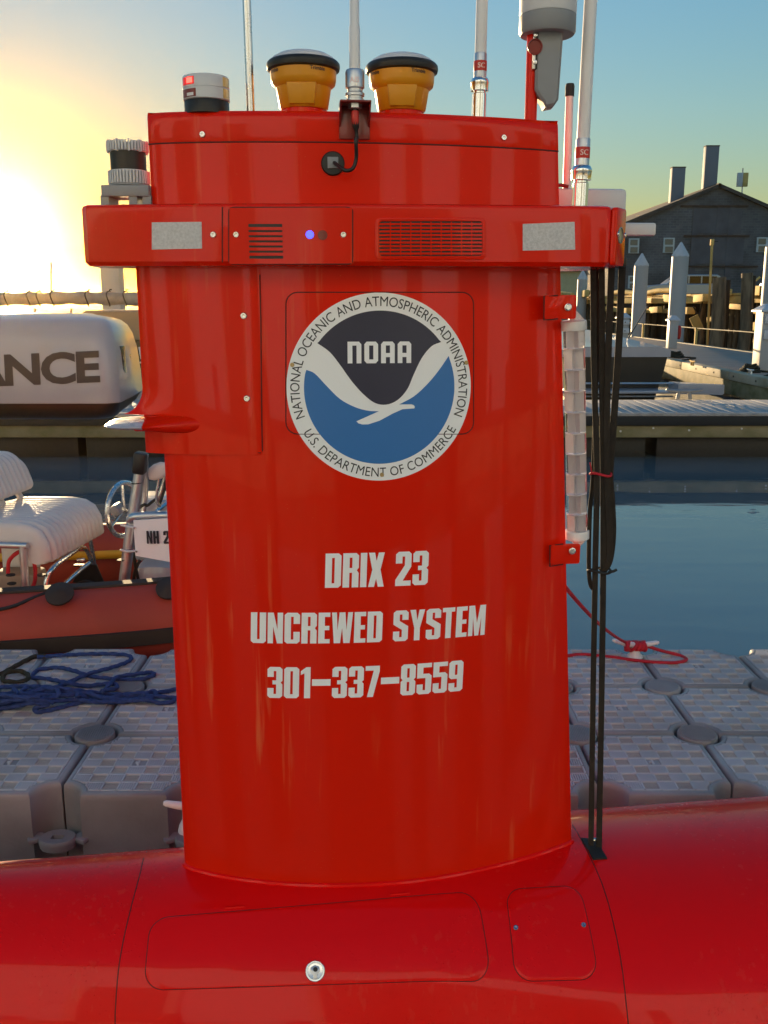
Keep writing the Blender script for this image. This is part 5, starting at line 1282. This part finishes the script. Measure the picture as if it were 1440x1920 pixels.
for z in (.40, .12): MB().tube([(3.9, d0 - .55, z), (6.2, d0 - .55, z)], .02, 8).build('platform_rail', ALU, mbt)
MB().prism([(6.2, d0 - .9), (7.1, d0 - 1.1), (6.2, d0 - .2)], .20, .42, .03).build('side_step', BOATW, mbt)
lp_ = G(1232, 618, 1.2); MB().tube([P(1160, 665, 21.2), P(1185, 622, 26), P(1214, 575, 34)], .022, 6).build('mooring_rope', RUBBER, mbt)

# ================================================================== PILES
def pile(x, y, top, dia, label):
    t = thing('steel_pile', label, 'pile', (x, y, 0), 'tall capped piles along the pier')
    MB().lathe((x, y, 0), [(dia / 2, -.8), (dia / 2, top - .55)], 24, caps=False).build('pile_sleeve', SLEEVE, t)
    MB().lathe((x, y, 0), [(dia / 2 + .02, top - .57), (dia / 2 + .02, top - .50), (.03, top), (.001, top + .01)], 8).build('pointed_cap', LGREY, t)
def pilept(px, ybase, ztop_px, dia, label):
    d = dia
for px, d, topy, wpx, label in ((1268, 39.5, 454, 30, 'tall capped pile in the middle of the building view'), (1197, 45.5, 475, 25, 'tall capped pile just right of the red wing end'),
                                (1089, 59, 506, 18, 'farthest capped pile seen between mast and straps'), (1442, 29.5, 426, 34, 'thick capped pile at the right edge')):
    p = P(px, 600, d); pile(p.x, d, P(px, topy, d).z, wpx / F * d, label)

# ================================================================== TIMBER PIER beyond
tpier = thing('timber_pier', 'sunlit timber pier on dark piles below the brick building', 'pier', (16, 52, 0))
T0, T1 = Vector((11.3, 66, 0)), Vector((16.2, 40, 0)); TD = (T1 - T0).normalized(); TN = Vector((-TD.y, TD.x, 0)); TLn = (T1 - T0).length
if TN.y < 0: TN = -TN
RT = Matrix(((TD.x, TN.x, 0), (TD.y, TN.y, 0), (0, 0, 1)))
def tb_(s, n, z): return T0 + TD * s + TN * n + Vector((0, 0, z))
rnd = random.Random(3)
for k in range(64):
    s = TLn * 1.25 * k / 63 + rnd.uniform(-.15, .15) - 1; n = rnd.choice((.2, .25, .9, 1.6)); c = tb_(s, n, 0); lean = Vector((rnd.uniform(-.08, .08), 0, 0))
    MB().cyl(c + Vector((0, 0, -.6)), c + lean + Vector((0, 0, 2.3)), rnd.uniform(.11, .17), 10).build('pier_pile', PILEW if k % 3 else PILED, tpier)
for n, z, hgt, seg_ in ((.0, 2.25, .30, 4), (.02, 1.75, .22, 5)):
    for k in range(seg_):
        s0_, s1_ = -1.5 + (TLn + 6) * k / seg_, -1.5 + (TLn + 6) * (k + 1) / seg_ - .1
        if z < 2 and k % 2: continue
        MB().box(tb_((s0_ + s1_) / 2, n - .05, z + rnd.uniform(-.05, .05)), (s1_ - s0_, .3, hgt), RT @ Matrix.Rotation(rnd.uniform(-.012, .012), 3, 'Y'), .03).build('pier_beam', BEAM, tpier)
for k in range(40):
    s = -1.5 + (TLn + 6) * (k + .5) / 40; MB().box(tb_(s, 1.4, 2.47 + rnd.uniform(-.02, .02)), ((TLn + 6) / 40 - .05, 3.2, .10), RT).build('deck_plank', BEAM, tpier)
for k in range(9):
    s = -1 + (TLn + 4) * k / 8; MB().box(tb_(s, -.28, 1.25 + rnd.uniform(-.3, .5)), (rnd.uniform(.3, .8), .16, rnd.uniform(.2, .4)), RT @ Matrix.Rotation(rnd.uniform(-.3, .3), 3, 'Y'), .02).build('fender_block', BEAM, tpier)
for k in range(4):
    s = 1 + 4.6 * k; MB().tube(smooth_path([tb_(s, -.25, 2.6), tb_(s + 1.6, -.3, 2.72), tb_(s + 3.6, -.25, 2.62 + .1 * (k % 2))], 5), .13, 10).build('round_rail', BEAM, tpier)
for k in range(20):
    s = -.5 + (TLn + 3) * k / 19; c = tb_(s, -.45 + rnd.uniform(-.2, .1), rnd.choice((1.72, 1.95, 2.30, 2.62)) + rnd.uniform(-.06, .06))
    MB().box(c, (rnd.uniform(.25, .4), rnd.uniform(1.2, 2.2), rnd.uniform(.22, .42)), Matrix.Rotation(R(rnd.uniform(-6, 4)), 3, 'Z') @ Matrix.Rotation(R(rnd.uniform(-3, 3)), 3, 'X'), .04).build('beam_end', BEAM, tpier)
MB().box(P(1306, 606, 45), (.42, .05, .70), Matrix.Rotation(R(-28), 3, 'Y')).build('tilted_board', BEAM, tpier)
MB().tube(smooth_path([P(1300, 575, 45.2), P(1310, 590, 45.2), P(1316, 570, 45.2), P(1320, 555, 45.2)], 5), .035, 6).build('hanging_rope', RUBBER, tpier)
MB().box(tb_(TLn / 2, 3.4, .9), (TLn + 8, .3, 2.6), RT).build('back_wall', PILED, tpier)
# two stout dark timber piles in front
for px, d, ty, wpx, lab in ((1345, 41, 520, 26, 'stout dark timber pile beside the thin lamp pole'), (1397, 40, 512, 22, 'leaning dark timber pile near the right pile')):
    t = thing('timber_pile', lab, 'pile', (P(px, 640, d).x, d, 0), 'dark timber piles'); p = P(px, 640, d)
    top_ = P(px + 4, ty, d); r = wpx / F * d / 2
    ob = MB(); ob.tube([(p.x - .1, d, -.6), (p.x, d, 1.2), (top_.x, d, top_.z)], [r * 1.05, r, r * .92], 14); ob.build('pile_shaft', PILEW, t)
    MB().cyl((top_.x + r * 1.2, d + .25, -.4), (top_.x + r * 1.2, d + .25, top_.z - .1), r * .7, 12).build('side_pile', PILED, t)
# thin lamp pole
p = P(1322, 640, 42); lp = thing('lamp_pole', 'thin sunlit lamp pole in front of the brick building', 'lamp pole', (p.x, 42, 0))
zt = P(1322, 458, 42).z
MB().cyl((p.x + .12, 42, -.4), (p.x, 42, zt), .055, 8).build('pole_shaft', BEAM, lp)
MB().box((p.x, 42, zt + .08), (.14, .14, .26), bev=.02).build('lamp_head', BEAM, lp)
MB().tube([(p.x, 42, zt + .1), (p.x + .25, 42, zt + .12)], .02, 6).build('lamp_arm', BLACK, lp)
# red winch on the timber pier
p = P(1424, 520, 44); wn_ = thing('winch', 'small red winch on the timber pier by the right pile', 'winch', (p.x, 44, 2.6))
MB().lathe((p.x, 44.2, 2.75), [(.16, -.2), (.22, -.2), (.22, -.17), (.10, -.16), (.10, .16), (.22, .17), (.22, .2), (.16, .2)], 14, (1, 0, 0)).build('drum', INKR, wn_)
MB().box((p.x, 44.2, 2.62), (.6, .4, .1)).build('winch_base', RUST, wn_)
MB().tube([(p.x - .3, 44.2, 2.9), (p.x + .1, 44.2, 3.25)], .05, 8).build('handle_bar', BEAM, wn_)

# ================================================================== CAR on the quay
p = P(1262, 545, 64); car = thing('parked_car', 'silver grey pickup with a covered bed parked in front of the building', 'pickup', (P(1275, 545, 66).x, 66, 2.35))
cx0 = P(1275, 545, 66).x
CS = 1.0
def carprof(pts, w, name, m, y0=0.0): return MB().prism(pts, -w / 2, w / 2, .05, lambda x, y, z: (cx0 + x, 66 + y0 + z, 2.35 + y)).build(name, m, car)
carprof([(-2.5, .35), (2.5, .35), (2.55, .95), (2.5, 1.02), (-1.2, 1.02), (-2.3, .92), (-2.55, .75)], 1.8, 'body', CARP)
cab = carprof([(-1.15, 1.0), (-.45, 1.58), (-.3, 1.63), (2.2, 1.63), (2.4, 1.52), (2.45, 1.0)], 1.6, 'cab', CARP)
for pts in ([(-.85, 1.05), (-.35, 1.5), (.25, 1.52), (.25, 1.05)], [(.35, 1.05), (.35, 1.52), (1.1, 1.52), (1.1, 1.05)], [(1.2, 1.05), (1.2, 1.52), (2.15, 1.5), (2.25, 1.05)]):
    MB().prism(pts, -.83, .83, 0, lambda x, y, z: (cx0 + x, 66 + z, 2.35 + y)).build('window', DKGLASS, cab)
for wx in (-1.65, 1.65):
    for s in (-1, 1):
        whl = MB().lathe((cx0 + wx, 66 + s * .72, 2.35 + .36), [(.2, -.1), (.36, -.1), (.36, .1), (.2, .1)], 18, (0, 1, 0)).build('wheel', RUBBER, car)
        MB().lathe((cx0 + wx, 66 + s * .72, 2.35 + .36), [(.2, -.11), (.2, .11)], 14, (0, 1, 0)).build('rim', ALU, whl)

# ================================================================== BRICK BUILDING
BD = 82.0
bld = thing('brick_building', 'grey gabled brick building with two tall chimneys on the right shore', 'building', (P(1347, 545, BD).x, BD, 2.3))
ax_ = P(1347, 352, BD); ex0 = P(1150, 432, BD); bx0 = ex0.x; bx1 = 2 * ax_.x - ex0.x + 2; zb = 2.2
slope = (ax_.z - ex0.z) / (ax_.x - ex0.x); ez1 = ax_.z - slope * (bx1 - ax_.x)
gpoly = [(bx0, zb), (bx1, zb), (bx1, ez1), (ax_.x, ax_.z), (bx0, ex0.z)]
MB().prism(gpoly, 0, 30, 0, lambda x, y, z: (x, BD + z, y)).build('gable_wall', SIDING, bld)
for (xa, za, xb_, zb_2) in ((bx0 - .5, ex0.z - .5 * slope, ax_.x + .1, ax_.z + .04), (ax_.x - .1, ax_.z + .04, bx1 + .5, ez1 - .5 * slope)):
    MB().prism([(xa, za + .02), (xb_, zb_2 + .02), (xb_, zb_2 + .30), (xa, za + .30)], -.35, 30.3, 0, lambda x, y, z: (x, BD + z, y)).build('roof_slab', ROOF, bld)
def wpan(x0, y0, x1, y1, m, name, parent, off, th=.06):
    a, b = P(x0, y0, BD), P(x1, y1, BD); return MB().box(((a.x + b.x) / 2, BD - off, (a.z + b.z) / 2), (abs(b.x - a.x), th, abs(b.z - a.z))).build(name, m, parent)
wpan(1303, 390, 1388, 438, PATCH, 'blocked_opening', bld, .03); wpan(1300, 444, 1392, 495, PATCH, 'blocked_opening', bld, .03)
for x0_, x1_, y_ in ((1276, 1402, 385), (1282, 1404, 441), (1290, 1420, 498)):
    wpan(x0_, y_, x1_, y_ + 3, RUST, 'iron_band', bld, .10, .12)
for x_ in (1300, 1345, 1367): wpan(x_, 388, x_ + 1.5, 520, PATCH, 'wall_seam', bld, .05)
for x0_, y0_, w_, h_ in ((1179, 447, 18, 28), (1244, 446, 19, 28), (1419, 445, 18, 28), (1178, 517, 14, 24)):
    fr = wpan(x0_, y0_, x0_ + w_, y0_ + h_, TRIMW, 'window', bld, .06, .12)
    for j in range(2): wpan(x0_ + 2.5, y0_ + 2.5 + j * h_ / 2, x0_ + w_ - 2.5, y0_ + h_ / 2 - 1 + j * h_ / 2, PANE, 'pane', fr, .125, .03)
for x0_, y0_, x1_, y1_, lean in ((1257, 315, 1280, 392, 0), (1320, 275, 1342, 362, 0)):
    a, b = P(x0_, y0_, BD + 6), P(x1_, y1_ + 12, BD + 6)
    ch = MB().box(((a.x + b.x) / 2, BD + 6, (a.z + b.z) / 2), ((b.x - a.x) * .86, (b.x - a.x) * .5, a.z - b.z), None, .03).build('chimney', CHIM, bld)
    MB().box(((a.x + b.x) / 2, BD + 6, a.z + .03), ((b.x - a.x) * .9, (b.x - a.x) * .54, .08)).build('chimney_top', ROOF, ch)
a, b = P(1391, 372, BD + 3), P(1393, 315, BD + 3)
am = MB().cyl(a, b, .06, 8).build('antenna_pole', ALU, bld)
for x0_, m in ((1387, LGREY), (1397, BEAM)):
    a, b = P(x0_ - 4, 324, BD + 2.6), P(x0_ + 4, 350, BD + 2.6); MB().box(((a.x + b.x) / 2, a.y, (a.z + b.z) / 2), (b.x - a.x, .25, a.z - b.z), None, .03).build('panel_antenna', m, am)
MB().lathe(P(1222, 431, BD) + Vector((0, -.15, 0)), [(.12, 0), (.16, .1), (.05, .2)], 10, (0, -1, -.3)).build('wall_lamp', BLACK, bld)
# sunlit low buildings further along the shore, seen between mast and straps
for x0_, x1_, y0_, y1_, dd, lab in ((1040, 1078, 520, 566, 120, 'pale sunlit boathouse seen between the mast and the straps'), (1080, 1150, 500, 566, 95, 'yellow sunlit clapboard shed behind the straps')):
    a, b = P(x0_, y0_, dd), P(x1_, y1_, dd); t = thing('shore_shed', lab, 'shed', ((a.x + b.x) / 2, dd, 2.0), 'sheds along the shore')
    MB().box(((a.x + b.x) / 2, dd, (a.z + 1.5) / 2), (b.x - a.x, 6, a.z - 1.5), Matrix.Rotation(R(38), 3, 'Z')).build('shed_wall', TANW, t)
    MB().prism([(-(b.x - a.x) * .6, 0), ((b.x - a.x) * .6, 0), (0, .9)], -3.3, 3.3, 0, lambda x, y, z: Vector(((a.x + b.x) / 2, dd, a.z - .75 + .75 - .45)) + Matrix.Rotation(R(38), 3, 'Z') @ Vector((x, z, y))).build('shed_roof', ROOF, t)

# ================================================================== ADDED BOAT SHED, unseen, bouncing sunlight onto the mast (mirrored in the red paint)
bh = thing('bounce_shed', 'added pale blue boat shed with dark doors, unseen behind the camera, bouncing sunlight onto the mast', 'boat shed', (0, -10.5, 0))
CLAP = mat('pale_blue_cladding', (0.54, 0.70, 0.94), 0.7, var=0.1, vscale=1.5)  # blue tint cools the warm sunlight this added wall bounces
MB().box((0, -14.5, 6.2), (60, 8, 11.2)).build('shed_wall', CLAP, bh)
MB().prism([(-19, 11.8), (-10, 11.8), (-14.5, 14.0)], -31, 31, 0, lambda x, y, z: (z, x, y)).build('shed_roof', ROOF, bh)
MB().box((0, -8.9, .25), (64, 3.2, .9)).build('shed_quay', WOODE, bh)
for x, w, h in ((-24, 4, 4), (-15.5, 5, 7.5), (-7.5, 2.4, 8.5), (-3.2, 1.2, 6), (1.5, 3.6, 8.5), (5.2, .9, 7), (9.5, 2.6, 8.5), (16, 5, 7.5), (24, 4, 4)):  # dark doors added to break the wall's reflection into bars
    w_ = MB().box((x, -10.47, .7 + h / 2), (w + .4, .14, h + .2)).build('door_frame', TRIMW, bh); MB().box((x, -10.38, .7 + h / 2), (w, .06, h)).build('door_leaf', mat('shed_door_green', (0.05, 0.075, 0.06), .6) if 'shed_door_green' not in MATS else MATS['shed_door_green'], w_)
for k in range(14): MB().cyl((-26 + 4 * k, -7.1, -.8), (-26 + 4 * k, -7.1, 1.7), .16, 10).build('quay_pile', PILEW, bh)

# ================================================================== AIR: added golden haze, standing in for the sun's glare veil
hz = bpy.data.materials.new('glare_haze'); hz.use_nodes = True
hn = hz.node_tree.nodes; hn.remove(hn['Principled BSDF'])
pv = hn.new('ShaderNodeVolumePrincipled'); pv.inputs['Color'].default_value = (0.98, 0.66, 0.24, 1)
pv.inputs['Density'].default_value = 0.00026; pv.inputs['Anisotropy'].default_value = 0.95
hz.node_tree.links.new(pv.outputs['Volume'], hn['Material Output'].inputs['Volume'])
hb_ = MB().box((0, 500, 7.2), (2600, 1600, 16.4)).build('haze', hz); hb_['kind'] = 'stuff'
